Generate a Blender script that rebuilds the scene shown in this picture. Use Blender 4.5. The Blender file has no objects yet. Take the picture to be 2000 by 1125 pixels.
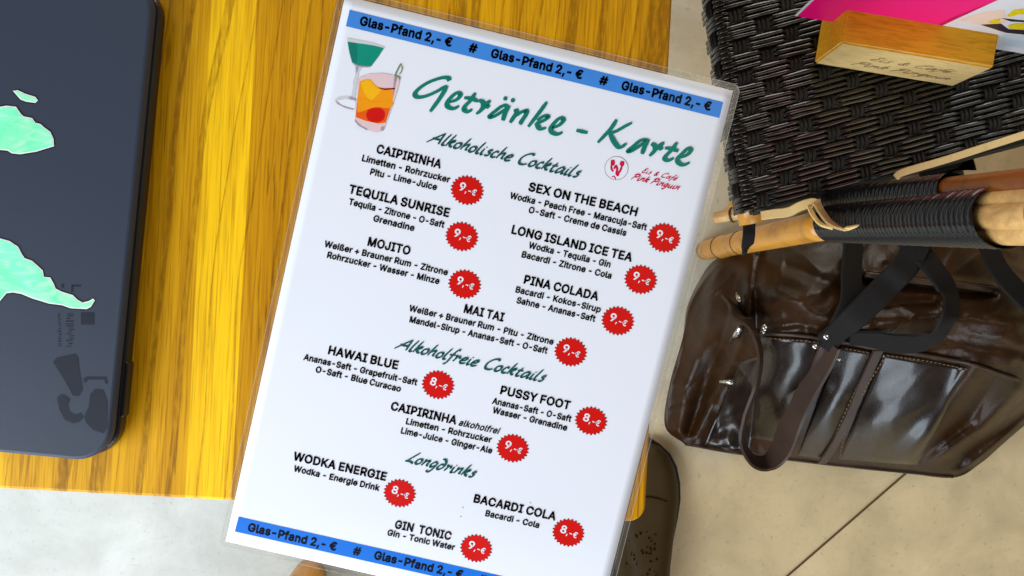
import bpy, bmesh, math, random
import numpy as np
from mathutils import Vector, Matrix
random.seed(7)
R = math.radians
sc = bpy.context.scene
COL = sc.collection

# ------------------------------------------------------------------ camera
CAM_Z, FPX = 1.156, 1520.0
cam = bpy.data.cameras.new('camera'); cam.sensor_width = 36; cam.lens = 36*FPX/2000
cam.clip_start = 0.02; cam.clip_end = 60
camo = bpy.data.objects.new('camera', cam); COL.objects.link(camo)
camo.location = (0, 0, CAM_Z); sc.camera = camo

# ------------------------------------------------------------------ world / lamps
w = bpy.data.worlds.new('World'); sc.world = w; w.use_nodes = True
bg = w.node_tree.nodes['Background']
bg.inputs[0].default_value = (0.97, 0.96, 0.97, 1); bg.inputs[1].default_value = 0.08

def area(name, loc, target, sx, sy, power, color):
    l = bpy.data.lights.new(name, 'AREA'); l.shape = 'RECTANGLE'; l.size = sx; l.size_y = sy
    l.energy = power; l.color = color
    o = bpy.data.objects.new(name, l); COL.objects.link(o); o.location = loc
    d = Vector(target)-Vector(loc); o.rotation_euler = d.to_track_quat('-Z', 'Y').to_euler()
    return o
area('window_light', (-1.00, -0.80, 1.22), (-0.10, -0.02, 0.74), 1.4, 1.3, 44, (0.84, 0.92, 1.0))
area('door_light', (0.75, -2.4, 0.75), (0.6, 0.0, 0.3), 0.9, 1.4, 20, (0.76, 0.88, 1.0))
area('rear_fill', (0.45, 2.2, 0.75), (0.3, 0.3, 0.1), 1.4, 1.2, 30, (1.0, 0.96, 0.86))  # added fill, set low to brighten the floor but not the menu
area('ceiling_lamp', (1.5, 0.4, 2.6), (0.7, -0.1, 0.0), 1.3, 1.3, 13, (1.0, 0.86, 0.66))
area('pendant_lamp', (-0.75, 0.85, 2.3), (0.3, 0.0, 0.4), 0.25, 0.25, 1.6, (1.0, 0.97, 0.93))

vs = sc.view_settings
vs.view_transform = 'Standard'; vs.look = 'None'; vs.exposure = 0.16; vs.gamma = 1
vs.use_curve_mapping = False

# ------------------------------------------------------------------ helpers
def W(u, v, z):
    d = CAM_Z - z
    return ((u-1000.0)/FPX*d, -(v-562.5)/FPX*d, z)

def ray_plane(u, v, p0, n):
    d = Vector(((u-1000)/FPX, -(v-562.5)/FPX, -1)); o = Vector((0, 0, CAM_Z))
    t = (Vector(p0)-o).dot(n)/d.dot(n)
    return o+d*t

def lin(r, g, b):
    f = lambda c: (c/255/12.92) if c/255 <= .04045 else ((c/255+.055)/1.055)**2.4
    return (f(r), f(g), f(b), 1)

class NT:
    def __init__(s, name):
        s.m = bpy.data.materials.new(name); s.m.use_nodes = True
        s.t = s.m.node_tree; s.b = s.t.nodes['Principled BSDF']; s.out = s.t.nodes['Material Output']
    def n(s, typ, **kw):
        x = s.t.nodes.new(typ)
        for k, v in kw.items():
            if k in x.inputs.keys(): s.set(x.inputs[k], v)
            else: setattr(x, k, v)
        return x
    def set(s, inp, v):
        if isinstance(v, bpy.types.NodeSocket): s.t.links.new(v, inp)
        else: inp.default_value = v
    def ramp(s, fac, stops, interp='LINEAR'):
        r = s.t.nodes.new('ShaderNodeValToRGB'); r.color_ramp.interpolation = interp
        e = r.color_ramp.elements
        while len(e) < len(stops): e.new(0.5)
        for k, (p, c) in enumerate(stops):
            e[k].position = p; e[k].color = c if len(c) == 4 else (*c, 1)
        s.t.links.new(fac, r.inputs[0]); return r.outputs[0]
    def mix(s, fac, a, b, mode='MIX'):
        m = s.t.nodes.new('ShaderNodeMix'); m.data_type = 'RGBA'; m.blend_type = mode
        s.set(m.inputs[0], fac); s.set(m.inputs[6], a); s.set(m.inputs[7], b)
        return m.outputs[2]
    def noise(s, vec, scale, detail=3, rough=.5, dist=0):
        n = s.n('ShaderNodeTexNoise'); n.inputs['Scale'].default_value = scale
        n.inputs['Detail'].default_value = detail; n.inputs['Roughness'].default_value = rough
        n.inputs['Distortion'].default_value = dist
        if vec is not None: s.t.links.new(vec, n.inputs['Vector'])
        return n.outputs[0]
    def obj(s, scale=(1, 1, 1)):
        tc = s.n('ShaderNodeTexCoord'); mp = s.n('ShaderNodeMapping'); mp.inputs['Scale'].default_value = scale
        s.t.links.new(tc.outputs['Object'], mp.inputs[0]); return mp.outputs[0]
    def bump(s, h, strength, dist=.001):
        b = s.n('ShaderNodeBump'); b.inputs['Strength'].default_value = strength; b.inputs['Distance'].default_value = dist
        s.t.links.new(h, b.inputs['Height']); s.t.links.new(b.outputs[0], s.b.inputs['Normal'])
    def p(s, **kw):
        for k, v in kw.items():
            s.set(s.b.inputs[k.replace('_', ' ')], v)
        return s.m

def simple(name, col, rough=.5, var=.12, scale=40, bump=0, **kw):
    n = NT(name); f = n.noise(n.obj(), scale, 4)
    a = tuple(c*(1-var) for c in col[:3])+(1,); b = tuple(min(1, c*(1+var)) for c in col[:3])+(1,)
    n.p(Base_Color=n.mix(f, a, b), Roughness=rough, **kw)
    if bump: n.bump(n.noise(n.obj(), scale*6, 5), bump)
    return n.m

class MB:
    def __init__(s): s.v = []; s.f = []
    def add(s, vs_, fs):
        k = len(s.v); s.v += [tuple(x) for x in vs_]; s.f += [tuple(i+k for i in f) for f in fs]
    def tube(s, pts, rad, seg=10, caps=True, flat=None, up=None):
        pts = [Vector(p) for p in pts]; n = len(pts)
        if not hasattr(rad, '__len__'): rad = [rad]*n
        t0 = (pts[1]-pts[0]).normalized()
        nrm = Vector(up) if up else (Vector((0, 0, 1)) if abs(t0.z) < .9 else Vector((1, 0, 0)))
        V = []; F = []
        for i in range(n):
            t = (pts[min(i+1, n-1)]-pts[max(i-1, 0)])
            t = t.normalized() if t.length > 1e-9 else t0
            nrm = (nrm - t*nrm.dot(t)).normalized(); b = t.cross(nrm)
            for k in range(seg):
                a = 2*math.pi*k/seg
                if flat: V.append(pts[i]+b*math.cos(a)*flat[0]*rad[i]+nrm*math.sin(a)*flat[1]*rad[i])
                else: V.append(pts[i]+b*math.cos(a)*rad[i]+nrm*math.sin(a)*rad[i])
        for i in range(n-1):
            for k in range(seg):
                k2 = (k+1) % seg
                F.append((i*seg+k, i*seg+k2, (i+1)*seg+k2, (i+1)*seg+k))
        if caps:
            F.append(tuple(range(seg-1, -1, -1))); F.append(tuple((n-1)*seg+k for k in range(seg)))
        s.add(V, F)
    def ribbon(s, pts, wid, thick, wdirs=None):
        s.sharp = True
        pts = [Vector(p) for p in pts]; n = len(pts); V = []; F = []
        for i in range(n):
            t = (pts[min(i+1, n-1)]-pts[max(i-1, 0)]).normalized()
            wd = Vector(wdirs[i]) if wdirs else t.cross(Vector((0, 0, 1)))
            wd = (wd - t*wd.dot(t)).normalized(); nn = wd.cross(t).normalized()
            ww = wid[i] if hasattr(wid, '__len__') else wid
            for (a, b) in ((-.5, -.35), (-.44, .5), (.44, .5), (.5, -.35), (.44, -.5), (-.44, -.5)):
                V.append(pts[i]+wd*a*ww+nn*b*thick)
        for i in range(n-1):
            for k in range(6):
                k2 = (k+1) % 6; F.append((i*6+k, (i+1)*6+k, (i+1)*6+k2, i*6+k2))
        F.append(tuple(range(6))); F.append(tuple((n-1)*6+k for k in range(5, -1, -1)))
        s.add(V, F)
    def box(s, c, x, y, z):
        c, x, y, z = map(Vector, (c, x, y, z)); V = []
        for k in (-1, 1):
            for j in (-1, 1):
                for i in (-1, 1): V.append(c+x*i*.5+y*j*.5+z*k*.5)
        s.add(V, [(0, 2, 3, 1), (4, 5, 7, 6), (0, 1, 5, 4), (2, 6, 7, 3), (0, 4, 6, 2), (1, 3, 7, 5)])
    sharp = False
    def build(s, name, mat, parent=None, smooth=True, bevel=0, recalc=True):
        me = bpy.data.meshes.new(name); me.from_pydata(s.v, [], s.f); me.update()
        if recalc or bevel:
            bm = bmesh.new(); bm.from_mesh(me)
            if recalc: bmesh.ops.recalc_face_normals(bm, faces=bm.faces)
            if bevel: bmesh.ops.bevel(bm, geom=list(bm.edges), offset=bevel, segments=3, affect='EDGES', profile=.6)
            bm.to_mesh(me); bm.free()
        if smooth:
            for p in me.polygons: p.use_smooth = True
            if s.sharp: me.set_sharp_from_angle(angle=R(42))
        if mat: me.materials.append(mat)
        o = bpy.data.objects.new(name, me); COL.objects.link(o)
        if parent:
            o.parent = parent
            o.matrix_parent_inverse = parent.matrix_world.inverted()
        return o

def empty(name, loc, label, cat, rz=0, group=None):
    o = bpy.data.objects.new(name, None); COL.objects.link(o); o.empty_display_size = .05
    o.matrix_world = Matrix.Translation(loc) @ Matrix.Rotation(rz, 4, 'Z')
    o.location = loc; o.rotation_euler = (0, 0, rz)
    o['label'] = label; o['category'] = cat
    if group: o['group'] = group
    return o

def catmull(pts, n=6):
    P = [np.array(p, float) for p in pts]
    P = [2*P[0]-P[1]]+P+[2*P[-1]-P[-2]]; out = []
    for i in range(1, len(P)-2):
        a, b, c, d = P[i-1], P[i], P[i+1], P[i+2]
        for k in range(n):
            t = k/n
            out.append(.5*((2*b)+(c-a)*t+(2*a-5*b+4*c-d)*t*t+(3*b-3*c+d-a)*t**3))
    out.append(P[-2]); return out

def bevel_mod(o, wd, seg=3):
    m = o.modifiers.new('bevel', 'BEVEL'); m.width = wd; m.segments = seg; m.limit_method = 'ANGLE'; m.angle_limit = R(40)

# ------------------------------------------------------------------ materials
def mat_floor():
    n = NT('polished concrete'); v = n.obj()
    big = n.noise(v, 1.7, 3, .55, .6); mid = n.noise(v, 9, 6, .65, .4); fine = n.noise(v, 120, 6, .7)
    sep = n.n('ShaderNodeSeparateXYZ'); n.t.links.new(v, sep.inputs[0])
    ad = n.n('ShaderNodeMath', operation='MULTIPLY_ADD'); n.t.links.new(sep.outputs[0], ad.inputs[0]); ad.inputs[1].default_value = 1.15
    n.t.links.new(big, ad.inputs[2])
    tone = n.ramp(ad.outputs[0], [(.10, (.50, .52, .495)), (.40, (.48, .495, .455)), (.66, (.64, .61, .50)), (.90, (.74, .575, .335))])  # grey to tan across X; part of the uneven room light is painted in
    m1 = n.mix(n.ramp(mid, [(.35, (0, 0, 0)), (.75, (1, 1, 1))]), (.78, .77, .74, 1), (1.10, 1.10, 1.09, 1))
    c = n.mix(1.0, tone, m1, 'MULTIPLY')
    c = n.mix(n.ramp(fine, [(.28, (.55, .55, .55)), (.42, (0, 0, 0))]), c, (.20, .17, .12, 1))
    n.p(Base_Color=c, Roughness=n.ramp(mid, [(.3, (.42,)*3), (.8, (.6,)*3)])); n.b.inputs['Specular IOR Level'].default_value = .35
    n.bump(fine, .12, .001); return n.m

def mat_table():
    n = NT('lacquered oak'); v = n.obj()
    sep = n.n('ShaderNodeSeparateXYZ'); n.t.links.new(v, sep.inputs[0])
    mr = n.n('ShaderNodeMapRange'); n.t.links.new(sep.outputs[0], mr.inputs[0]); mr.inputs[1].default_value = -.90; mr.inputs[2].default_value = 0.0
    X = lambda x: (x+.90)/.90
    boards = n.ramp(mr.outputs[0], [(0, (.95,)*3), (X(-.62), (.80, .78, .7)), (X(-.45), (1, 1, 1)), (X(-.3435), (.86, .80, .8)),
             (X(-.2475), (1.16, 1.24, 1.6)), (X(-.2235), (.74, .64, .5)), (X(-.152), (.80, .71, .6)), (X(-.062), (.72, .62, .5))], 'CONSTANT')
    # slow wandering of the growth rings, compressed along the board
    lo = n.obj((1, .11, 1)); warp = n.noise(lo, 14, 2, .5)
    comb = n.n('ShaderNodeCombineXYZ'); a = n.n('ShaderNodeMath', operation='MULTIPLY_ADD'); n.t.links.new(warp, a.inputs[0]); a.inputs[1].default_value = .085
    n.t.links.new(sep.outputs[0], a.inputs[2]); n.t.links.new(a.outputs[0], comb.inputs[0])
    b = n.n('ShaderNodeMath', operation='MULTIPLY'); n.t.links.new(sep.outputs[1], b.inputs[0]); b.inputs[1].default_value = .035
    n.t.links.new(b.outputs[0], comb.inputs[1])
    rings = n.noise(comb.outputs[0], 75, 2, .5)
    hair = n.noise(n.obj((1, .018, 1)), 900, 3, .6)
    pores = n.noise(n.obj((1, .05, 1)), 620, 2, .5)
    streak = n.noise(comb.outputs[0], 260, 3, .6)
    ringv = n.ramp(rings, [(.30, (.35,)*3), (.46, (.8,)*3), (.50, (.6,)*3), (.56, (.95,)*3), (.72, (.8,)*3)])
    c = n.mix(ringv, (.58, .255, .001, 1), (.92, .51, .005, 1))
    c = n.mix(n.ramp(streak, [(.3, (.35,)*3), (.5, (0,)*3)]), c, (.46, .175, .002, 1))
    c = n.mix(n.ramp(hair, [(.34, (.55,)*3), (.52, (0,)*3)]), c, (.36, .14, .002, 1))
    pm = n.n('ShaderNodeMath', operation='MULTIPLY')
    n.t.links.new(n.ramp(pores, [(.34, (.6,)*3), (.42, (0,)*3)]), pm.inputs[0])
    n.t.links.new(n.ramp(rings, [(.36, (1,)*3), (.52, (.12,)*3)]), pm.inputs[1])
    c = n.mix(pm.outputs[0], c, (.14, .055, .003, 1))
    # slanting growth-ring lines, broken up into rows of short pores
    lw = n.noise(n.obj((1, .30, 1)), 9, 2, .5)
    k1 = n.n('ShaderNodeMath', operation='MULTIPLY_ADD'); n.t.links.new(sep.outputs[1], k1.inputs[0]); k1.inputs[1].default_value = -.085; n.t.links.new(sep.outputs[0], k1.inputs[2])
    k2 = n.n('ShaderNodeMath', operation='MULTIPLY_ADD'); n.t.links.new(lw, k2.inputs[0]); k2.inputs[1].default_value = .055; n.t.links.new(k1.outputs[0], k2.inputs[2])
    c1 = n.n('ShaderNodeCombineXYZ'); n.t.links.new(k2.outputs[0], c1.inputs[0])
    ln = n.noise(c1.outputs[0], 62, 1, .5)
    dash = n.noise(n.obj((1, .22, 1)), 520, 2, .6)
    lm1 = n.n('ShaderNodeMath', operation='MULTIPLY')
    n.t.links.new(n.ramp(ln, [(.465, (0,)*3), (.494, (.75,)*3), (.503, (.75,)*3), (.510, (0,)*3)]), lm1.inputs[0])
    n.t.links.new(n.ramp(dash, [(.36, (.25,)*3), (.58, (.85,)*3)]), lm1.inputs[1])
    c = n.mix(lm1.outputs[0], c, (.24, .10, .001, 1))
    wide = n.ramp(ln, [(.40, (0,)*3), (.50, (.16,)*3), (.515, (0,)*3)])
    c = n.mix(wide, c, (.38, .16, .001, 1))
    c = n.mix(1.0, c, boards, 'MULTIPLY')
    n.p(Base_Color=c, Roughness=.45); n.b.inputs['Specular IOR Level'].default_value = .16
    n.bump(hair, .10, .0004); return n.m

M = {}
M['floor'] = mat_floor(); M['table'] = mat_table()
M['joint'] = simple('floor joint filler', lin(92, 70, 36), .9)
M['slate'] = simple('slate blue matt lid', (.030, .040, .064), .5, .05, 300, Specular_IOR_Level=.3)
M['lapedge'] = simple('black laptop edge', (.012, .012, .013), .3, .1, 200)
M['printdark'] = simple('faded dark print', (.013, .017, .028), .55, .25, 120, Specular_IOR_Level=.2)
M['white'] = simple('white paper', (.80, .82, .90), .42, .01, 30, Specular_IOR_Level=.25)
def printed(name, col, var=.05):
    return simple(name, col, .42, var, 90, Specular_IOR_Level=.25)
M['ink'] = simple('black print', lin(16, 13, 24), .6, .05, 90, Specular_IOR_Level=.15)
M['teal'] = printed('teal print', lin(8, 118, 104), .2)
M['teald'] = printed('dark teal print', lin(14, 84, 84), .25)
M['blue'] = printed('blue print', lin(62, 132, 216), .08)
M['blue2'] = printed('strong blue print', lin(16, 112, 216), .06)
M['red'] = printed('red print', lin(208, 12, 6), .12)
M['redd'] = printed('dark red print', lin(150, 10, 14), .1)
M['pinkp'] = printed('pink red print', lin(200, 15, 70), .15)
M['grey'] = printed('grey print', lin(165, 150, 165))
M['palepink'] = printed('pale glass print', lin(225, 196, 200))
M['palegrey'] = printed('pale grey print', lin(205, 205, 212))
M['orange'] = printed('orange print', lin(240, 150, 10), .12)
M['yellow'] = printed('yellow print', lin(246, 178, 16), .12)
M['orangered'] = printed('orange red print', lin(232, 90, 12), .1)
M['tealdrink'] = printed('teal drink print', lin(0, 140, 118), .12)
M['olive'] = printed('olive print', lin(110, 130, 90), .12)
M['magenta'] = simple('magenta card', lin(255, 0, 125), .4, .06, 20)
M['whitecard'] = simple('white glossy card', lin(226, 224, 226), .35, .05, 60)
M['paleblue'] = simple('pale blue card print', lin(205, 215, 226), .35, .05, 60)
M['peach'] = simple('peach card print', lin(238, 208, 190), .35, .08, 90)
M['cardyellow'] = simple('yellow card print', lin(240, 205, 10), .35, .3, 400)
M['carddark'] = simple('dark card print', lin(45, 32, 42), .35, .2, 90)

def mat_film():
    n = NT('clear laminate film')
    tr = n.n('ShaderNodeBsdfTransparent'); tr.inputs[0].default_value = (.93, .93, .92, 1)
    gl = n.n('ShaderNodeBsdfGlossy'); gl.inputs['Roughness'].default_value = .12; gl.inputs['Color'].default_value = (1, 1, 1, 1)
    df = n.n('ShaderNodeBsdfDiffuse'); df.inputs[0].default_value = (.7, .7, .68, 1)
    m1 = n.n('ShaderNodeMixShader'); m1.inputs[0].default_value = .05
    n.t.links.new(tr.outputs[0], m1.inputs[1]); n.t.links.new(df.outputs[0], m1.inputs[2])
    m2 = n.n('ShaderNodeMixShader'); m2.inputs[0].default_value = .035
    n.t.links.new(m1.outputs[0], m2.inputs[1]); n.t.links.new(gl.outputs[0], m2.inputs[2])
    n.t.links.new(m2.outputs[0], n.out.inputs[0]); return n.m
M['film'] = mat_film()
def mat_filmedge():
    n = NT('milky laminate edge'); tr = n.n('ShaderNodeBsdfTransparent')
    df = n.n('ShaderNodeBsdfDiffuse'); df.inputs[0].default_value = (.75, .74, .70, 1)
    m1 = n.n('ShaderNodeMixShader'); m1.inputs[0].default_value = .22
    n.t.links.new(tr.outputs[0], m1.inputs[1]); n.t.links.new(df.outputs[0], m1.inputs[2]); n.t.links.new(m1.outputs[0], n.out.inputs[0]); return n.m
M['filmedge'] = mat_filmedge()

def mat_holo():
    n = NT('pearly mint foil'); v = n.obj((1, 1, 1)); f = n.noise(v, 10, 3, .55, 1.6); g = n.noise(n.obj((1, 3, 1)), 60, 4, .6, 2)
    c = n.ramp(f, [(.25, lin(205, 240, 215)), (.42, lin(120, 245, 185)), (.55, lin(140, 250, 205)), (.62, lin(222, 222, 160)), (.72, lin(110, 235, 235))])
    c = n.mix(n.ramp(g, [(.45, (0,)*3), (.62, (.35,)*3)]), c, lin(225, 240, 225))
    n.p(Base_Color=c, Roughness=.3); return n.m
M['holo'] = mat_holo()
M['stickerrim'] = simple('white sticker rim', (.85, .88, .84), .4, .03)

def mat_leather(name, a, b, rough, bump=.25, coat=0, spec=.4):
    n = NT(name); f = n.noise(n.obj(), 7, 4, .6, .5); g = n.noise(n.obj(), 420, 3, .6); cr = n.noise(n.obj((1, 1, .6)), 26, 5, .6, 1.0)
    c = n.mix(n.ramp(f, [(.3, (0,)*3), (.7, (1,)*3)]), a, b)
    c = n.mix(n.ramp(cr, [(.62, (0,)*3), (.78, (.6,)*3)]), c, tuple(x*1.9 for x in b[:3])+(1,))
    n.p(Base_Color=c, Roughness=n.ramp(cr, [(.3, (rough,)*3), (.7, (rough+.12,)*3)]))
    mx = n.n('ShaderNodeMath', operation='MULTIPLY_ADD'); n.t.links.new(cr, mx.inputs[0]); mx.inputs[1].default_value = 0.9; n.t.links.new(g, mx.inputs[2])
    n.b.inputs['Specular IOR Level'].default_value = spec; n.b.inputs['Coat Weight'].default_value = coat; n.b.inputs['Coat Roughness'].default_value = .14
    n.bump(mx.outputs[0], bump, .0012); return n.m
M['leather'] = mat_leather('worn brown leather', (.009, .0038, .0012, 1), (.046, .0185, .0055, 1), .27, .4, 0, .24)
M['leatherp'] = mat_leather('smooth dark brown leather', (.008, .0045, .003, 1), (.018, .009, .006, 1), .24, .25, .3)
M['strapbrown'] = mat_leather('brown leather strap', (.030, .016, .010, 1), (.05, .026, .015, 1), .42, .2)
M['strapblack'] = simple('black webbing', (.008, .0065, .006), .75, .3, 300, .3, Specular_IOR_Level=.2)
M['thread'] = simple('brown thread', (.16, .085, .035), .7)
M['metal'] = simple('nickel metal', (.75, .73, .70), .22, .05, 50, Metallic=1.0)
M['wicker'] = simple('black lacquered rattan', (.0055, .0045, .0038), .25, .4, 60, .12, Coat_Weight=.3, Coat_Roughness=.12)
M['warp'] = simple('dull black rattan', (.009, .0075, .0065), .5, .3, 60, .12, Specular_IOR_Level=.3)
M['cord'] = simple('black cord', (.007, .008, .010), .17, .2, 90)
M['paint_black'] = simple('black underside', (.006, .005, .005), .6)

def mat_bamboo(name, a, b, dark, rough=.32, axis=2):
    n = NT(name); s = [1, 1, 1]; s[axis] = .06; v = n.obj(tuple(s)); f = n.noise(v, 300, 4, .6); g = n.noise(n.obj(), 30, 4, .6, .5); sp = n.noise(n.obj(), 420, 2)
    c = n.mix(f, a, b); c = n.mix(n.ramp(g, [(.5, (0,)*3), (.75, (.75,)*3)]), c, dark)
    c = n.mix(n.ramp(sp, [(.24, (.8,)*3), (.30, (0,)*3)]), c, dark)
    n.p(Base_Color=c, Roughness=rough); return n.m
M['bamboo'] = mat_bamboo('varnished bamboo', (.55, .22, .025, 1), (.72, .36, .05, 1), (.22, .085, .02, 1))
M['bamboopale'] = mat_bamboo('pale bamboo', (.60, .36, .12, 1), (.80, .52, .20, 1), (.30, .14, .04, 1), .4)
M['bamboored'] = mat_bamboo('red brown bamboo', (.13, .028, .004, 1), (.27, .078, .006, 1), (.05, .012, .004, 1), .3)
M['canestreak'] = mat_bamboo('streaked pale cane', (.50, .27, .085, 1), (.74, .46, .17, 1), (.16, .06, .012, 1), .42, 0)
M['rattan'] = mat_bamboo('split rattan', (.80, .55, .22, 1), (.92, .70, .33, 1), (.52, .31, .10, 1), .42)
M['ringdark'] = simple('dark bamboo node', (.06, .028, .01), .5)
def mat_block(name, a, b, axis=0):
    n = NT(name); s = [1, 1, 1]; s[axis] = .12; v = n.obj(tuple(s)); f = n.noise(v, 140, 4, .6, .4); g = n.noise(n.obj(), 22, 3)
    c = n.mix(f, a, b); c = n.mix(n.ramp(g, [(.45, (0,)*3), (.7, (.5,)*3)]), c, tuple(x*.72 for x in a[:3])+(1,))
    c = n.mix(n.ramp(n.noise(v, 420, 3, .6), [(.36, (.45,)*3), (.52, (0,)*3)]), c, tuple(x*.6 for x in a[:3])+(1,))
    n.p(Base_Color=c, Roughness=.65); n.b.inputs['Specular IOR Level'].default_value = .2; return n.m
M['block'] = mat_block('orange beech wood', (.64, .28, .008, 1), (.84, .43, .02, 1))
M['blockface'] = mat_block('lit beech face', (.78, .52, .19, 1), (.90, .66, .29, 1))  # same beech; the stronger light on the front is put into its colour
M['burn'] = simple('burnt lettering', (.24, .14, .045), .8, .3, 200)
M['shoe'] = simple('brown shoe leather', (.042, .024, .005), .55, .3, 30, .1, Specular_IOR_Level=.25)
M['sole'] = simple('dark shoe sole', (.012, .008, .004), .6)
M['perf'] = simple('dark perforation', (.018, .010, .003), .9, .3, 80, Specular_IOR_Level=0)

# ------------------------------------------------------------------ floor
fl = MB(); fl.add([(-5, -5, 0), (5, -5, 0), (5, 5, 0), (-5, 5, 0)], [(0, 1, 2, 3)])
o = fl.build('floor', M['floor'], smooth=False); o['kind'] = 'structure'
a = Vector(W(1790, 905, 0)); b = Vector(W(1525, 1135, 0)); dr = (b-a).normalized(); pr = Vector((-dr.y, dr.x, 0))
jt = MB(); a2, b2 = a-dr*2.2, b+dr*2.0
jt.add([a2-pr*.0016+Vector((0, 0, .0015)), b2-pr*.0016+Vector((0, 0, .0015)), b2+pr*.0016+Vector((0, 0, .0015)), a2+pr*.0016+Vector((0, 0, .0015))], [(0, 1, 2, 3)])
o = jt.build('floor_joint', M['joint'], smooth=False); o['kind'] = 'structure'

# ------------------------------------------------------------------ table
TZ = .740
r0 = Vector(W(1313, 0, TZ)); r1 = Vector(W(1260, 1008, TZ)); f0 = Vector(W(0, 962, TZ)); f1 = Vector(W(1236, 1020, TZ))
def isect(p, q, r, s):
    d1 = q-p; d2 = s-r; t = ((r.x-p.x)*d2.y-(r.y-p.y)*d2.x)/(d1.x*d2.y-d1.y*d2.x); return p+d1*t
CORN = isect(r0, r1, f0, f1)
yd = (r0-r1).normalized(); TANG = math.atan2(-yd.x, yd.y)
table = empty('cafe_table', (CORN.x, CORN.y, 0), 'yellow oak cafe table under the laptop and the drinks menu', 'table', TANG)
def tworld(x, y, z): return table.matrix_world @ Vector((x, y, z))
def rrect(x0, y0, x1, y1, r, n=8):
    P = []
    for cx, cy, a0 in ((x1-r, y0+r, -90), (x1-r, y1-r, 0), (x0+r, y1-r, 90), (x0+r, y0+r, 180)):
        for k in range(n+1):
            a = R(a0+90*k/n); P.append((cx+r*math.cos(a), cy+r*math.sin(a)))
    return P
P = rrect(-.86, 0, 0, .80, .009); tm = MB(); n = len(P)
tm.add([(x, y, TZ-.03) for x, y in P]+[(x, y, TZ) for x, y in P],
       [tuple(range(n-1, -1, -1)), tuple(range(n, 2*n))]+[(k, (k+1) % n, n+(k+1) % n, n+k) for k in range(n)])
me_o = tm.build('table_top', M['table'], None, smooth=False); me_o.parent = table; bevel_mod(me_o, .0018)
for x, y in ((-.09, .10), (-.77, .10), (-.77, .70), (-.09, .70)):
    l = MB(); l.box((x, y, (TZ-.03)/2), (.05, 0, 0), (0, .05, 0), (0, 0, TZ-.03)); q = l.build('table_leg', M['table'], None, smooth=False, bevel=.003); q.parent = table
l = MB()
for (x, y, sx, sy) in ((-.43, .10, .63, .02), (-.43, .70, .63, .02), (-.09, .40, .02, .55), (-.77, .40, .02, .55)):
    l.box((x, y, TZ-.065), (sx, 0, 0), (0, sy, 0), (0, 0, .07))
q = l.build('table_apron', M['table'], None, smooth=False); q.parent = table

# ------------------------------------------------------------------ menu sheet mapping
corn_px = [(674, -8), (1432, 177), (1167, 1223), (441, 1057)]; corn_pg = [(0, 0), (210, 0), (210, 297), (0, 297)]
A = []; B = []
for (s_, t_), (u, v) in zip(corn_pg, corn_px):
    A += [[s_, t_, 1, 0, 0, 0, -u*s_, -u*t_], [0, 0, 0, s_, t_, 1, -v*s_, -v*t_]]; B += [u, v]
h = np.linalg.solve(np.array(A, float), np.array(B, float)); HM = np.append(h, 1).reshape(3, 3); HI = np.linalg.inv(HM)
def pg2px(p):
    q = HM @ np.array([p[0], p[1], 1.0]); return q[0]/q[2], q[1]/q[2]
def px2pg(p):
    q = HI @ np.array([p[0], p[1], 1.0]); return np.array([q[0]/q[2], q[1]/q[2]])
TINV = table.matrix_world.inverted()
SHEET0 = TZ+.0008
def sheet(p, off=0.0):
    u, v = pg2px(p); X = TINV @ Vector(W(u, v, SHEET0))
    ex = max(0, X.x); ey = max(0, -X.y)
    z = SHEET0 - 1.3*(ex*ex+ey*ey) + off
    return W(u, v, z)

mc = sheet((105, 150))
menu = empty('drinks_menu', (mc[0], mc[1], TZ), 'white laminated drinks menu lying askew over the table edge', 'menu')
# film pouch (ring around the paper plus plate below it)
def ringpts(mg, r, N=8):
    return rrect(-mg, -mg, 210+mg, 297+mg, r, N)
def dense(P, step=6):
    out = []
    for i in range(len(P)):
        a = np.array(P[i]); b = np.array(P[(i+1) % len(P)]); k = max(1, int(np.linalg.norm(b-a)/step))
        out += [tuple(a+(b-a)*j/k) for j in range(k)]
    return out
def mapped(outer, inner_scale_pts, off):
    return [sheet(p, off) for p in outer], [sheet(p, off) for p in inner_scale_pts]
out = dense(ringpts(3.6, 4.5)); n = len(out)
inn = [(min(209.2, max(.8, x)), min(296.2, max(.8, y))) for x, y in out]
fb = MB(); o1, i1 = mapped(out, inn, -.0002)
fb.add(o1+i1, [(k, (k+1) % n, n+(k+1) % n, n+k) for k in range(n)])
fb.build('laminate_border', M['film'], menu, smooth=True)
fe = MB(); o2 = dense(ringpts(3.75, 4.6))
ne = len(o2)
# milky rounded outer edge and the weld line close to the paper
for mg, rr, wd in ((3.5, 4.5, .35), (1.0, 1.3, .25)):
    q = dense(ringpts(mg, rr)); q2 = dense(ringpts(mg-wd, max(.4, rr-wd)))
    m_ = min(len(q), len(q2)); q = q[:]; 
    k0 = len(q)
    qq = [(105+(x-105)*(1-wd/(105+mg)), 148.5+(y-148.5)*(1-wd/(148.5+mg))) for x, y in q]
    fe.add([sheet(p, .0001) for p in q]+[sheet(p, .0001) for p in qq], [(k, (k+1) % k0, k0+(k+1) % k0, k0+k) for k in range(k0)])
fe.build('laminate_edge', M['filmedge'], menu)
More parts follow.
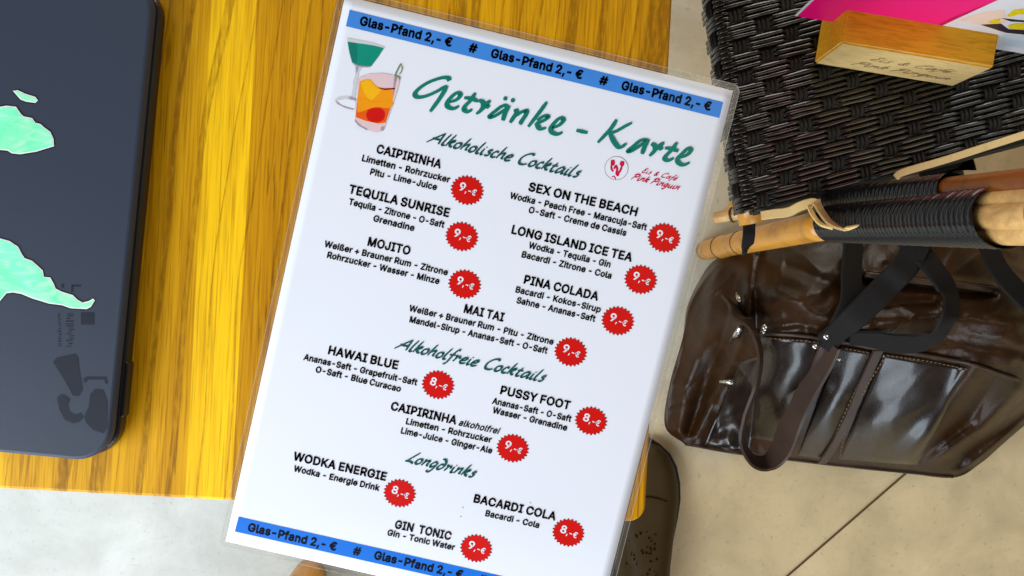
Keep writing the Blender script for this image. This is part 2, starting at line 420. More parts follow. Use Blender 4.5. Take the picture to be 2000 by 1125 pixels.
# paper
pm = MB(); NX, NY = 42, 60
pv = [sheet((210*i/NX, 297*j/NY)) for j in range(NY+1) for i in range(NX+1)]
pf = [(j*(NX+1)+i, j*(NX+1)+i+1, (j+1)*(NX+1)+i+1, (j+1)*(NX+1)+i) for j in range(NY) for i in range(NX)]
kk = len(pv); pv2 = pv+[(x, y, z-.00035) for x, y, z in pv]
pf2 = pf+[tuple(kk+i for i in reversed(f)) for f in pf]
per = [i for i in range(NX+1)]+[(j*(NX+1)+NX) for j in range(1, NY+1)]+[NY*(NX+1)+i for i in range(NX-1, -1, -1)]+[j*(NX+1) for j in range(NY-1, 0, -1)]
pf2 += [(per[k], per[(k+1) % len(per)], kk+per[(k+1) % len(per)], kk+per[k]) for k in range(len(per))]
pm.add(pv2, pf2); paper = pm.build('paper_sheet', M['white'], menu)

def to_obj(name, V, F, mat, parent):
    m = MB(); m.add(V, F); return m.build(name, mat, parent, smooth=False, recalc=False)

L1, L2, L3 = .00012, .00024, .00036
def print_poly(name, px, mat, parent, off=L1, smooth=0, page=False):
    pts = px if page else [px2pg(p) for p in px]
    if smooth: 
        pts = catmull(list(pts)+[pts[0]], smooth)[:-1]
    V = [sheet(p, off) for p in pts]
    me = bpy.data.meshes.new(name); bm = bmesh.new()
    f = bm.faces.new([bm.verts.new(v) for v in V]); bmesh.ops.triangulate(bm, faces=[f])
    for q in bm.faces:
        if q.normal.z < 0: q.normal_flip()
    bm.to_mesh(me); bm.free(); me.materials.append(mat)
    o = bpy.data.objects.new(name, me); COL.objects.link(o); o.parent = parent; o.matrix_parent_inverse = parent.matrix_world.inverted(); return o

# text ---------------------------------------------------------------
# letter outlines: advance ; contours of x,y points (capital height 700)
FONT = {
 '#': '605;332,0 448,700 518,700 404,0/14,193 26,263 550,263 538,193/87,0 202,700 272,700 158,0/55,435 67,507 590,507 579,435',
 '+': '623;272,47 272,500 351,500 351,47/85,236 85,311 538,311 538,236',
 ',': '258;52,-164 93,98 188,98 116,-164',
 '-': '623;463,336 463,258 157,258 157,336',
 '2': '623;88,0 88,65 322,315 359,354 388,388 411,419 427,449 437,479 440,511 436,546 423,576 403,600 376,617 344,628 308,632 269,628 237,615 210,595 191,569 179,536 175,498 90,498 97,557 119,608 152,651 197,682 250,702 309,709 369,702 421,683 464,652 497,612 517,565 524,512 521,474 510,437 491,398 462,356 421,306 367,247 210,83 210,78 535,78 535,0',
 '8': '623;311,-9 245,-3 186,16 138,46 102,85 79,132 71,186 76,229 89,268 111,303 139,331 172,352 210,364 210,367 163,388 127,423 104,470 97,523 104,574 124,619 157,656 200,685 252,703 311,709 369,703 421,685 464,656 497,619 518,574 525,523 517,470 494,424 459,388 413,367 413,364 450,352 483,331 511,303 533,268 547,229 551,186 544,132 520,85 484,46 436,16 378,-3/311,68 355,71 392,83 422,101 444,126 458,156 463,191 458,227 443,259 420,286 389,306 352,319 311,324 270,319 233,306 202,286 178,259 164,227 159,191 163,156 177,126 200,101 230,83 268,71/311,398 346,402 377,413 403,431 422,455 435,483 439,516 435,549 423,578 404,601 378,618 347,629 311,632 275,629 244,618 218,601 199,578 187,549 183,516 187,483 199,455 218,431 244,413 276,402',
 '9': '623;311,709 372,702 427,679 472,644 506,597 528,541 535,477 529,425 512,371 482,308 433,231 276,0 179,0 415,340 423,340 411,321 395,304 376,289 353,277 327,270 300,268 240,274 189,294 146,327 114,370 94,423 87,484 95,546 116,600 151,645 196,680 250,702/311,633 273,628 239,613 211,590 190,560 177,524 172,484 177,442 190,406 211,376 239,354 273,340 311,335 349,339 383,354 411,376 432,406 446,441 450,482 446,523 432,560 411,590 383,613 350,628',
 'A': '660;23,0 277,700 380,700 637,0 543,0 395,416 380,459 363,512 343,577 319,658 337,658 313,576 293,510 276,458 262,416 117,0/151,195 151,273 508,273 508,195',
 'B': '627;83,0 83,700 331,700 398,693 452,675 494,646 524,608 542,563 547,514 544,473 532,440 513,414 490,393 463,378 433,367 433,361 466,354 499,338 529,313 553,279 569,238 575,187 569,137 550,92 519,54 474,25 414,6 339,0/171,78 337,78 407,86 454,110 480,145 489,188 484,222 471,253 449,279 420,300 384,313 341,317 171,317/171,393 327,393 364,396 396,407 424,425 444,449 458,478 462,512 454,555 430,590 389,613 330,621 171,621',
 'C': '701;368,-9 309,-5 256,10 207,34 163,67 126,109 96,158 73,215 60,279 55,349 60,420 73,484 96,541 126,590 163,632 207,665 256,689 309,704 368,709 419,705 468,693 513,674 553,648 587,615 616,575 637,530 650,479 562,479 551,513 535,543 515,568 491,589 464,606 434,617 401,624 368,627 307,619 252,594 207,555 172,500 150,432 142,349 150,267 172,199 207,144 253,105 307,81 368,73 401,75 434,82 464,94 491,111 515,132 535,157 551,187 562,221 650,221 637,170 616,125 588,85 553,52 513,26 468,6 420,-5',
 'D': '691;301,0 132,0 132,78 295,78 374,87 437,111 486,151 521,205 542,272 549,351 542,429 521,496 487,549 439,589 378,613 304,621 128,621 128,700 310,700 375,695 433,681 485,658 549,607 596,538 618,482 630,420 635,351 630,282 617,219 596,163 566,115 528,74 482,42 429,19 368,5/171,700 171,0 83,0 83,700',
 'E': '576;83,0 83,700 512,700 512,621 171,621 171,393 489,393 489,315 171,315 171,78 516,78 516,0',
 'F': '564;83,0 83,700 508,700 508,621 171,621 171,383 476,383 476,304 171,304 171,0',
 'G': '716;370,-9 310,-5 255,10 205,35 162,68 125,109 95,159 73,216 60,279 55,349 60,420 73,484 95,541 125,590 161,632 205,665 254,689 307,704 364,709 418,705 468,693 514,673 555,645 589,612 618,573 639,528 652,479 561,479 549,512 532,541 513,566 490,587 463,604 434,617 401,624 365,627 305,619 252,595 207,555 172,501 150,432 142,349 150,267 172,199 207,145 253,105 308,81 370,73 425,79 474,98 514,128 545,169 564,220 570,278 597,274 389,274 389,352 657,352 657,275 648,194 620,125 576,68 518,26 448,-1',
 'H': '711;83,0 83,700 171,700 171,397 539,397 539,700 628,700 628,0 539,0 539,319 171,319 171,0',
 'I': '413;43,0 43,78 162,78 162,621 43,621 43,700 370,700 370,621 251,621 251,78 370,78 370,0',
 'J': '545;254,-9 171,4 104,45 71,86 52,138 46,200 46,238 134,238 134,200 143,143 167,102 205,77 254,69 303,77 341,102 366,143 374,200 374,700 462,700 462,200 456,138 437,86 404,45 338,4',
 'K': '642;144,200 144,297 168,329 191,359 215,388 240,417 265,445 291,473 500,700 616,700 318,379 313,380/83,0 83,700 171,700 171,460 170,309 171,266 171,0/512,0 258,356 314,425 617,0',
 'L': '540;83,0 83,700 171,700 171,78 497,78 497,0',
 'M': '864;83,0 83,700 215,700 432,150 649,700 781,700 781,0 693,0 693,505 486,0 378,0 171,505 171,0',
 'N': '720;83,0 83,700 187,700 472,251 484,232 499,207 515,179 533,147 551,112 569,76 557,74 553,112 551,149 550,184 549,216 549,245 548,268 548,700 637,700 637,0 532,0 278,399 261,426 244,455 225,487 204,524 178,568 148,622 164,624 166,574 168,528 170,486 171,451 172,422 172,400 172,0',
 'O': '733;367,-9 309,-5 256,10 207,34 163,67 126,109 96,158 73,215 60,279 55,349 60,420 73,484 96,541 126,590 163,632 207,665 256,689 309,704 367,709 425,704 479,689 528,665 571,632 608,590 638,541 660,484 674,420 678,349 674,279 660,215 638,158 608,109 571,67 528,34 479,10 425,-5/367,73 427,81 481,104 526,144 562,198 584,267 592,349 584,432 562,501 526,556 481,595 427,619 367,627 307,619 253,595 208,555 172,501 150,432 142,349 150,267 172,198 208,144 253,105 307,81',
 'P': '611;83,0 83,700 324,700 397,692 457,670 503,636 536,591 556,538 562,478 556,419 536,365 503,320 457,285 397,263 324,255 150,255 150,333 320,333 369,338 408,352 438,374 458,404 470,439 474,478 470,517 458,552 438,581 408,603 369,617 319,622 171,622 171,0',
 'Q': '733;337,219 430,219 508,116 528,89 644,-66 551,-66 475,37 455,63/367,-9 309,-5 256,10 207,34 163,67 126,109 96,158 73,215 60,279 55,349 60,420 73,484 96,541 126,590 163,632 207,665 256,689 309,704 367,709 425,704 479,689 528,665 571,632 608,590 638,541 660,484 674,420 678,349 674,279 660,215 638,158 608,109 571,67 528,34 479,10 425,-5/367,73 427,81 481,104 526,144 562,198 584,267 592,349 584,432 562,501 526,556 481,595 427,619 367,627 307,619 253,595 208,555 172,501 150,432 142,349 150,267 172,198 208,144 253,105 307,81',
 'R': '617;83,0 83,700 324,700 398,693 458,672 504,639 537,596 556,543 563,484 556,425 537,373 504,331 458,299 398,279 324,272 132,272 132,351 321,351 370,355 409,367 439,387 459,413 471,446 475,484 471,523 459,557 439,584 409,605 370,617 320,622 171,622 171,0/485,0 316,315 416,315 588,0',
 'S': '614;308,-12 236,-6 175,13 125,43 88,83 63,131 53,188 144,188 152,151 170,121 196,97 229,81 267,71 308,68 353,71 393,83 427,101 453,126 470,157 475,192 471,222 457,246 435,265 407,281 374,294 337,306 253,329 176,358 119,398 83,449 71,512 79,568 103,616 140,655 189,685 247,703 312,709 378,703 435,684 482,655 519,617 542,571 551,520 464,520 449,566 416,601 368,623 309,631 267,627 230,616 200,598 177,575 163,548 158,516 164,484 180,459 204,439 233,424 263,412 292,403 363,384 395,375 428,362 462,347 493,327 521,302 543,272 557,235 562,191 554,136 532,87 495,46 445,15 382,-6',
 'T': '617;44,621 44,700 573,700 573,621 353,621 353,0 265,0 265,621',
 'U': '711;356,-11 279,-3 212,21 157,60 116,110 91,170 83,238 83,700 171,700 171,245 177,198 193,155 221,120 257,93 303,77 356,71 409,77 455,93 491,120 518,155 534,198 540,245 540,700 629,700 629,238 620,170 595,110 554,60 500,21 433,-3',
 'W': '944;213,0 23,700 113,700 224,270 233,235 241,200 249,165 257,129 264,92 271,54 260,54 267,92 275,129 282,165 291,200 299,235 308,270 421,700 522,700 635,270 644,235 652,200 661,165 669,129 676,92 684,54 671,54 679,92 686,129 694,165 702,200 710,235 719,270 830,700 921,700 729,0 626,0 506,444 494,490 483,538 472,592 462,653 481,653 471,595 461,543 450,493 437,444 317,0',
 'X': '652;25,0 299,391 299,325 40,700 143,700 245,551 264,522 281,497 294,474 307,452 320,429 335,401 319,401 334,428 347,452 359,474 374,497 390,521 410,551 514,700 614,700 356,329 356,394 627,0 525,0 402,178 384,204 369,227 356,248 343,269 331,292 317,318 336,318 323,293 310,270 297,249 284,228 268,205 250,178 126,0',
 'Y': '649;280,0 280,286 23,700 125,700 264,474 286,437 306,402 324,363 343,317 308,317 327,364 345,403 365,438 385,474 524,700 626,700 369,286 369,0',
 'Z': '603;57,0 57,64 438,621 55,621 55,700 546,700 546,635 168,78 549,78 549,0',
 '_': '439;439,0 439,-77 0,-77 0,0',
 'a': '535;220,-12 173,-7 130,7 93,30 65,61 48,101 42,148 46,189 59,221 80,246 107,266 138,280 172,290 209,297 245,302 288,308 321,312 347,316 365,323 375,334 379,350 379,353 376,383 367,408 351,428 330,443 302,452 269,455 235,452 205,443 181,430 162,414 147,395 138,377 56,401 78,443 108,476 143,500 183,516 225,526 267,529 296,527 329,522 362,512 393,496 421,472 443,440 458,399 463,346 463,0 380,0 380,71 375,71 363,53 347,34 324,16 296,1 261,-8/234,62 278,67 313,81 342,102 362,128 375,158 379,190 379,261 371,255 357,250 339,246 318,242 297,238 275,235 256,233 241,231 212,226 185,218 161,207 142,192 130,171 126,144 130,120 140,99 157,83 178,72 205,65',
 'c': '544;285,-11 218,-3 161,23 113,63 77,117 54,182 47,258 54,334 77,400 113,454 161,495 218,520 285,529 322,526 358,519 390,506 420,489 445,468 467,443 485,413 497,381 416,360 409,380 399,398 387,414 371,427 353,438 333,447 310,452 285,454 238,447 200,427 170,395 149,355 137,309 132,258 137,208 149,162 170,122 200,91 238,71 285,64 311,66 334,71 354,79 372,91 388,105 401,122 411,141 418,161 499,141 487,107 469,77 447,51 421,29 391,12 358,-1 323,-9',
 'd': '584;269,-11 207,-3 153,22 109,62 75,116 54,182 47,260 54,336 75,402 109,456 154,496 208,520 269,529 313,525 348,512 375,495 395,475 410,456 421,439 427,439 427,700 511,700 511,0 430,0 430,81 422,81 410,63 395,43 374,23 347,5 312,-7/281,64 325,71 362,89 391,119 412,158 424,206 429,261 425,315 412,362 391,400 362,429 325,447 281,454 236,447 199,428 170,398 149,359 137,313 132,261 137,208 149,160 170,121 200,90 237,71',
 'e': '555;292,-11 221,-3 161,23 112,63 77,117 54,182 47,257 54,332 76,398 111,453 158,494 216,520 282,529 324,525 366,514 404,496 439,469 468,433 491,388 506,332 510,267 510,233 103,233 103,304 465,304 426,278 422,327 409,369 389,405 361,431 325,448 282,454 238,448 201,431 172,404 150,371 136,332 132,290 132,244 137,191 152,146 176,110 208,85 247,69 292,63 322,66 349,73 372,84 393,100 409,120 420,145 502,125 486,87 461,54 428,27 389,6 343,-7',
 'f': '349;314,522 314,450 9,450 9,522/111,0 111,593 116,634 131,668 155,694 186,713 221,725 258,729 284,728 306,724 322,720 334,716 313,644 305,647 296,649 283,651 268,652 235,647 212,632 199,609 195,576 195,0',
 'g': '585;285,-207 231,-203 184,-192 145,-174 113,-151 88,-125 69,-95 139,-56 152,-73 167,-91 187,-107 212,-121 244,-131 285,-134 342,-126 388,-103 418,-64 428,-8 428,94 421,94 409,76 394,57 374,38 347,22 312,10 268,7 208,14 155,37 110,73 76,124 54,187 47,263 54,338 76,403 110,456 154,496 208,520 270,529 314,525 349,513 376,495 396,476 412,456 423,439 431,439 431,522 512,522 512,-12 505,-74 482,-123 446,-161 400,-187 345,-202/282,81 326,87 362,103 391,130 412,166 425,212 430,265 425,317 413,363 392,401 363,429 326,448 282,454 237,447 200,428 170,399 149,361 137,316 132,265 137,213 150,169 171,132 200,104 237,87',
 'h': '564;156,312 156,0 72,0 72,700 156,700 156,395 141,395 170,457 209,498 257,521 313,529 363,523 406,507 442,480 469,441 485,392 491,331 491,0 407,0 407,324 399,378 375,419 338,444 289,453 253,449 221,436 194,416 174,389 161,354',
 'i': '229;72,0 72,522 156,522 156,0/115,609 93,613 74,625 61,643 57,664 61,686 74,704 93,716 115,720 138,716 157,704 169,686 174,664 169,643 157,625 138,613',
 'j': '229;72,522 156,522 156,-41 152,-86 140,-124 118,-155 89,-178 51,-192 5,-196 -14,-196 -14,-119 3,-119 34,-114 56,-99 68,-74 72,-40/115,609 92,613 73,625 61,643 56,664 61,686 73,704 92,716 115,720 137,716 156,704 169,686 173,664 169,643 156,625 137,613',
 'k': '524;151,188 151,291 166,291 391,522 495,522 253,274 244,274/72,0 72,700 156,700 156,0/404,0 203,255 263,315 512,0',
 'l': '260;192,-3 139,4 102,28 80,65 72,116 72,700 156,700 156,136 159,105 165,86 179,75 201,71 212,72 220,72 227,73 233,75 248,4 236,1 222,-1 207,-3',
 'm': '839;72,0 72,522 154,522 154,406 148,406 162,444 182,476 208,500 237,517 268,528 301,531 354,522 395,496 425,456 441,405 430,405 443,441 464,472 491,497 524,516 560,527 601,531 644,526 684,511 717,487 743,452 760,406 766,351 766,0 682,0 682,349 674,398 650,430 615,448 576,455 543,451 515,440 492,422 475,399 465,371 461,340 461,0 377,0 377,357 370,397 348,428 315,448 274,455 245,451 217,440 192,422 173,398 161,366 156,327 156,0',
 'n': '563;156,312 156,0 72,0 72,522 154,522 154,395 141,395 170,457 209,498 257,521 313,529 362,523 406,507 441,480 468,441 485,392 491,331 491,0 407,0 407,324 399,378 375,419 338,444 289,453 253,449 221,436 194,416 174,389 161,354',
 'o': '571;285,-11 218,-3 161,23 113,63 77,117 54,182 47,258 54,334 77,400 113,454 161,495 218,520 285,529 352,520 411,495 458,454 494,400 517,334 524,258 517,182 494,117 458,63 411,23 352,-3/285,64 333,71 372,91 401,122 422,162 435,208 439,258 435,308 422,355 401,395 372,427 333,447 285,454 238,447 200,427 170,395 149,355 137,309 132,258 137,208 149,162 170,122 200,91 238,71',
 'p': '584;72,-196 72,522 154,522 154,439 162,439 174,456 189,475 209,495 236,512 271,525 315,529 377,520 430,496 475,456 508,402 530,336 537,260 530,182 509,116 475,62 431,22 377,-3 316,-11 272,-7 237,5 210,23 190,43 174,63 162,81 156,81 156,-196/303,64 347,71 384,90 413,121 434,160 447,208 451,261 447,313 435,359 414,398 385,428 348,447 303,454 258,447 222,429 193,400 172,362 159,315 155,261 159,206 172,158 193,119 222,89 259,71',
 'q': '584;511,-196 427,-196 427,81 421,81 410,63 394,43 374,23 347,5 312,-7 269,-11 207,-3 153,22 109,62 75,116 54,182 47,260 54,336 75,402 109,456 154,496 208,520 269,529 313,525 348,512 375,495 395,475 410,456 422,439 430,439 430,522 511,522/281,64 325,71 362,89 391,119 412,158 424,206 429,261 425,315 412,362 391,400 362,429 325,447 281,454 236,447 199,428 170,398 149,359 137,313 132,261 137,208 149,160 170,121 200,90 237,71',
 'r': '356;72,0 72,522 154,522 154,441 159,441 179,477 210,505 249,523 293,529 303,529 315,529 326,528 335,528 335,443 328,444 316,446 301,447 285,448 250,444 219,433 193,414 173,390 161,360 156,326 156,0',
 's': '502;250,-11 199,-7 154,5 116,25 85,52 62,87 49,130 129,146 145,109 171,83 206,68 249,62 298,68 336,86 360,111 369,141 364,166 349,187 325,202 292,213 205,234 143,255 99,286 73,326 64,377 71,419 89,456 119,486 158,509 205,524 257,529 307,525 349,512 384,493 411,466 432,435 446,399 369,381 355,409 334,434 302,452 258,457 215,452 180,436 157,411 149,381 155,355 170,335 197,319 236,307 316,288 378,266 421,236 447,196 455,146 449,103 430,65 399,33 357,9 307,-6',
 't': '313;280,522 280,450 9,450 9,522/89,648 173,648 173,134 177,105 187,84 206,72 234,69 243,69 255,70 267,72 277,74 293,2 279,-1 264,-4 248,-5 231,-6 171,3 127,29 99,71 89,128',
 'u': '564;251,-7 201,-2 158,15 122,42 95,81 78,130 72,191 72,522 156,522 156,198 164,144 188,103 226,78 275,69 311,73 343,85 369,105 390,133 403,168 407,210 407,522 491,522 491,0 410,0 410,126 423,126 393,64 354,23 306,1',
 'z': '523;57,0 57,63 349,439 349,444 66,444 66,522 457,522 457,455 173,83 173,77 466,77 466,0',
 'ß': '607;168,498 168,0 83,0 83,498 89,562 106,615 136,656 196,696 270,709 315,705 358,691 397,669 428,637 449,594 456,541 454,509 447,483 436,461 424,443 413,427 402,411 395,394 393,375 397,351 409,331 427,313 450,296 474,278 498,258 520,236 538,209 550,177 555,138 549,95 532,58 504,29 467,8 422,-5 370,-9 326,-7 285,2 251,14 225,28 258,101 276,91 299,80 328,71 365,69 408,73 442,88 463,112 470,144 466,169 454,191 435,211 413,229 388,247 364,266 341,288 323,312 310,340 306,374 309,400 316,421 328,438 340,453 353,469 364,486 371,507 374,533 366,577 344,607 310,625 270,631 226,623 194,599 174,558',
 '€': '638;501,452 469,384 23,384 47,452/441,316 409,247 23,247 47,316/582,637 547,563 526,581 503,596 479,609 453,619 425,625 396,627 341,619 293,595 252,556 221,502 201,433 194,349 201,267 221,198 252,143 293,104 341,81 396,73 425,75 453,81 479,90 502,102 524,117 545,132 580,59 541,29 496,8 447,-5 396,-9 316,1 247,34 188,87 144,158 124,215 112,279 108,349 112,420 124,484 144,541 188,612 247,665 316,698 396,709 447,704 496,691 541,668',
}

from mathutils.geometry import tessellate_polygon
_gc = {}
def glyph(ch, bold, fat=True):
    if (ch, bold, fat) in _gc: return _gc[(ch, bold, fat)]
    adv, cs = FONT[ch].split(';'); adv = int(adv); cons = [[tuple(map(int, p.split(','))) for p in c.split(' ')] for c in cs.split('/')]
    area_ = lambda P: .5*sum(P[i-1][0]*P[i][1]-P[i][0]*P[i-1][1] for i in range(len(P)))
    ars = [area_(c) for c in cons]; sg = 1 if max(ars, key=abs) > 0 else -1
    def off(P):
        out = []; n = len(P); P = [np.array(p, float) for p in P]
        for i in range(n):
            a = P[i]-P[i-1]; b = P[(i+1) % n]-P[i]; a = a/(np.linalg.norm(a)+1e-9); b = b/(np.linalg.norm(b)+1e-9)
            na = np.array([a[1], -a[0]])*sg; nb = np.array([b[1], -b[0]])*sg; m = na+nb; L = np.linalg.norm(m)
            if L < 1e-3: out.append(tuple(P[i]+na*bold)); continue
            m = m/L; k = min(1/max(.3, m.dot(na)), 1.6); out.append(tuple(P[i]+m*bold*k))
        return out
    raw = cons
    if not fat: cons = [off(c) for c in cons]
    outer = [c for c, a in zip(cons, ars) if a*sg > 0]; holes = [c for c, a in zip(cons, ars) if a*sg < 0]
    def inside(p, P):
        r = False
        for i in range(len(P)):
            (x1, y1), (x2, y2) = P[i-1], P[i]
            if (y1 > p[1]) != (y2 > p[1]) and p[0] < (x2-x1)*(p[1]-y1)/(y2-y1)+x1: r = not r
        return r
    V = []; F = []
    for o_ in outer:
        grp = [o_]+[h_ for h_ in holes if inside(h_[0], o_)]
        base = len(V); flat = [p for g in grp for p in g]; V += flat
        for t in tessellate_polygon([[Vector((p[0], p[1], 0)) for p in g] for g in grp]):
            a, b, c = (flat[k] for k in t); cr = (b[0]-a[0])*(c[1]-a[1])-(b[1]-a[1])*(c[0]-a[0])
            F.append(tuple(base+k for k in (t if cr > 0 else t[::-1])))
    if fat:          # heavier weight: a band of constant width along every outline
        for P in raw:
            n = len(P)
            for i in range(n):
                a, b = np.array(P[i], float), np.array(P[(i+1) % n], float); t = b-a; t = t/(np.linalg.norm(t)+1e-9); nn = np.array([-t[1], t[0]])*bold; k = len(V)
                V += [tuple(a-nn), tuple(b-nn), tuple(b+nn), tuple(a+nn)]; F.append((k, k+1, k+2, k+3))
                k = len(V); V += [(a[0]+bold*math.cos(q*math.pi/4), a[1]+bold*math.sin(q*math.pi/4)) for q in range(8)]; F.append(tuple(range(k, k+8)))
    _gc[(ch, bold, fat)] = (adv, V, F); return _gc[(ch, bold, fat)]
def text_geo(s, bold=.0, shear=0, space=1.0, fat=True):
    x = 0; V = []; F = []
    for ch in s:
        if ch == ' ': x += 235; continue
        adv, v, f = glyph(ch, bold*700, fat); k = len(V)
        V += [(px+x+shear*py, py) for px, py in v]; F += [tuple(i+k for i in t) for t in f]; x += adv*space+bold*500
    return np.array(V), F
CAPH = 700.0
def place_text(name, s, p0, p1, cap, mat, parent, bold=.028, off=L2, shear=0, space=1.0, mapf=None, frame=None):
    V, F = text_geo(s, bold, shear, space, mat != M['white'])
    x0, x1 = V[:, 0].min(), V[:, 0].max()
    P0 = px2pg(p0); P1 = px2pg(p1); d = P1-P0; Ln = np.linalg.norm(d); e = d/Ln; up = np.array([e[1], -e[0]])
    pts = [P0+e*((x-x0)/(x1-x0)*Ln)+up*(y*cap/CAPH) for x, y in V]
    return to_obj(name, [sheet(p, off) for p in pts], F, mat, parent)

# banner strips ------------------------------------------------------
def print_band(name, q, mat, n=60, m=3):
    q = [px2pg(p) for p in q]; V = []
    for j in range(m+1):
        for i in range(n+1):
            a, b = i/n, j/m; V.append(sheet((q[0]*(1-a)+q[1]*a)*(1-b)+(q[3]*(1-a)+q[2]*a)*b, L1))
    return to_obj(name, V, [(j*(n+1)+i, (j+1)*(n+1)+i, (j+1)*(n+1)+i+1, j*(n+1)+i+1) for j in range(m) for i in range(n)], mat, menu)
b1 = print_band('banner', [(683, 19), (1412.5, 199.5), (1405, 230.5), (675.5, 51)], M['blue'])
s0 = px2pg((683, 19))[0]; s1 = px2pg((1412, 199))[0]
bt0 = px2pg((466, 1009)); bt1 = px2pg((458.5, 1038))
t_a = bt0[1]; t_b = bt1[1]; q_a = px2pg((900, 1106))[1]
b2 = print_band('banner', [pg2px((bt0[0], bt0[1])), pg2px((s1, q_a)), pg2px((s1, q_a+t_b-t_a)), pg2px((bt1[0], t_b))], M['blue2'])
GP = 'Glas-Pfand 2,- €'
top = [(GP, (701.5, 48), (881, 91)), ('#', (914, 100), (930, 104)), (GP, (957.5, 111), (1136, 154.5)), ('#', (1169, 163.5), (1185.5, 167.5)), (GP, (1212.5, 174), (1387, 216))]
for s_, p0, p1 in top:
    place_text('banner_lettering', s_, p0, p1, 4.3, M['ink'], b1, .066)
bot = [(GP, (483, 1036.5), (655.5, 1075.5)), ('#', (688, 1082.5), (703, 1086)), (GP, (729.5, 1091), (902, 1130))]
for s_, p0, p1 in bot:
    place_text('banner_lettering', s_, p0, p1, 4.3, M['ink'], b2, .066)
e3 = px2pg((902, 1130)); 
for s_, d0, d1 in (('#', 9, 13.2), (GP, 20.5, 68)):
    q0, q1 = pg2px((e3[0]+d0, e3[1]+d0*.004)), pg2px((e3[0]+d1, e3[1]+d1*.004)); place_text('banner_lettering', s_, q0, q1, 4.3, M['ink'], b2, .066)

# drinks -------------------------------------------------------------
names = [('CAIPIRINHA', (734, 298), (860, 329)), ('TEQUILA SUNRISE', (680, 376.5), (876, 424)), ('MOJITO', (717, 479), (799.5, 498)),
 ('MAI TAI', (905, 610), (982.5, 628)), ('SEX ON THE BEACH', (1031, 372), (1243, 422)), ('LONG ISLAND ICE TEA', (998, 455.5), (1233, 511)),
 ('PINA COLADA', (1022, 553), (1167, 587)), ('HAWAI BLUE', (640, 691), (776, 721.5)), ('CAIPIRINHA', (762, 800), (890, 829)),
 ('PUSSY FOOT', (976, 769), (1112, 800)), ('WODKA ENERGIE', (571.5, 898), (753, 939)), ('GIN  TONIC', (770, 1031), (879.5, 1055)), ('BACARDI COLA', (924, 980.5), (1084, 1016.5))]
for s_, p0, p1 in names: place_text('drink_name', s_, p0, p1, 4.35, M['ink'], menu, .056)
ing = [('Limetten - Rohrzucker', (706, 314), (877.5, 357)), ('Pitu - Lime-Juice', (722, 340.5), (852, 371.5)), ('Tequila - Zitrone - O-Saft', (680, 399), (866.5, 445)),
 ('Grenadine', (728, 431.5), (808, 451.5)), ('Weißer + Brauner Rum - Zitrone', (632.5, 481.5), (873.5, 538)), ('Rohrzucker - Wasser - Minze', (638, 503), (857, 555)),
 ('Weißer + Brauner Rum - Pitu - Zitrone', (798, 607), (1080, 673.5)), ('Mandel-Sirup - Ananas-Saft - O-Saft', (799, 629), (1068, 691)),
 ('Wodka - Peach Free - Maracuja-Saft', (995, 387), (1262, 450)), ('O-Saft - Creme de Cassis', (1031.5, 415), (1222, 461)),
 ('Wodka - Tequila - Gin', (1031.5, 484), (1191, 522.5)), ('Bacardi - Zitrone - Cola', (1018, 502), (1193, 544.5)), ('Bacardi - Kokos-Sirup', (1006, 570.5), (1172, 610.5)),
 ('Sahne - Ananas-Saft', (1008, 591.5), (1161.5, 628.5)), ('Ananas-Saft - Grapefruit-Saft', (592, 702.5), (813.5, 753)), ('O-Saft - Blue Curacao', (615.5, 726.5), (781.5, 765.5)),
 ('Limetten - Rohrzucker', (792, 828), (959, 865)), ('Lime-Juice - Ginger-Ale', (782, 846), (960, 886)), ('Ananas-Saft - O-Saft', (960.5, 788), (1114.5, 824)),
 ('Wasser - Grenadine', (961, 806), (1106.5, 841.5)), ('Wodka - Energie Drink', (572.5, 920), (740, 959)), ('Gin - Tonic Water', (755.5, 1045), (887, 1075)), ('Bacardi - Cola', (947, 1007.5), (1052, 1031.5))]
for s_, p0, p1 in ing: place_text('ingredient_line', s_, p0, p1, 3.15, M['ink'], menu, .056)
place_text('ingredient_line', 'alkoholfrei', (895, 830.5), (975.5, 848.5), 3.3, M['ink'], menu, .042, shear=.25)
badges = [(912.4, 371.6, '9'), (902, 462, '9'), (907.6, 555, '9'), (1297, 464.4, '9'), (1251.4, 546, '9'), (1206.6, 626.6, '9'), (1114.6, 687.5, '9'),
 (855.6, 751.6, '8'), (1001.4, 875.6, '9'), (1154.4, 822, '8'), (780.6, 963.4, '8'), (1110, 1040.4, '8'), (930, 1071, '9')]
for u, v, dgt in badges:
    c = px2pg((u, v))
    def star(k0, k1, rx=9.15, ry=8.0):
        return [(c[0]+(k0 if k % 2 == 0 else k1)*rx*math.cos(math.pi*k/24+.05), c[1]+(k0 if k % 2 == 0 else k1)*ry*math.sin(math.pi*k/24+.05)) for k in range(48)]
    bd = print_poly('price_badge', star(1, .86), M['redd'], menu, L1, page=True)
    print_poly('badge_face', star(.93, .85), M['red'], bd, L1+.00005, page=True)
    place_text('price_lettering', dgt, (u-16.8, v-1.5), (u-5.6, v+2.2), 4.1, M['white'], bd, .042)
    place_text('price_lettering', ',-€', (u-4.5, v+3.6), (u+15.5, v+11.0), 3.1, M['white'], bd, .034)

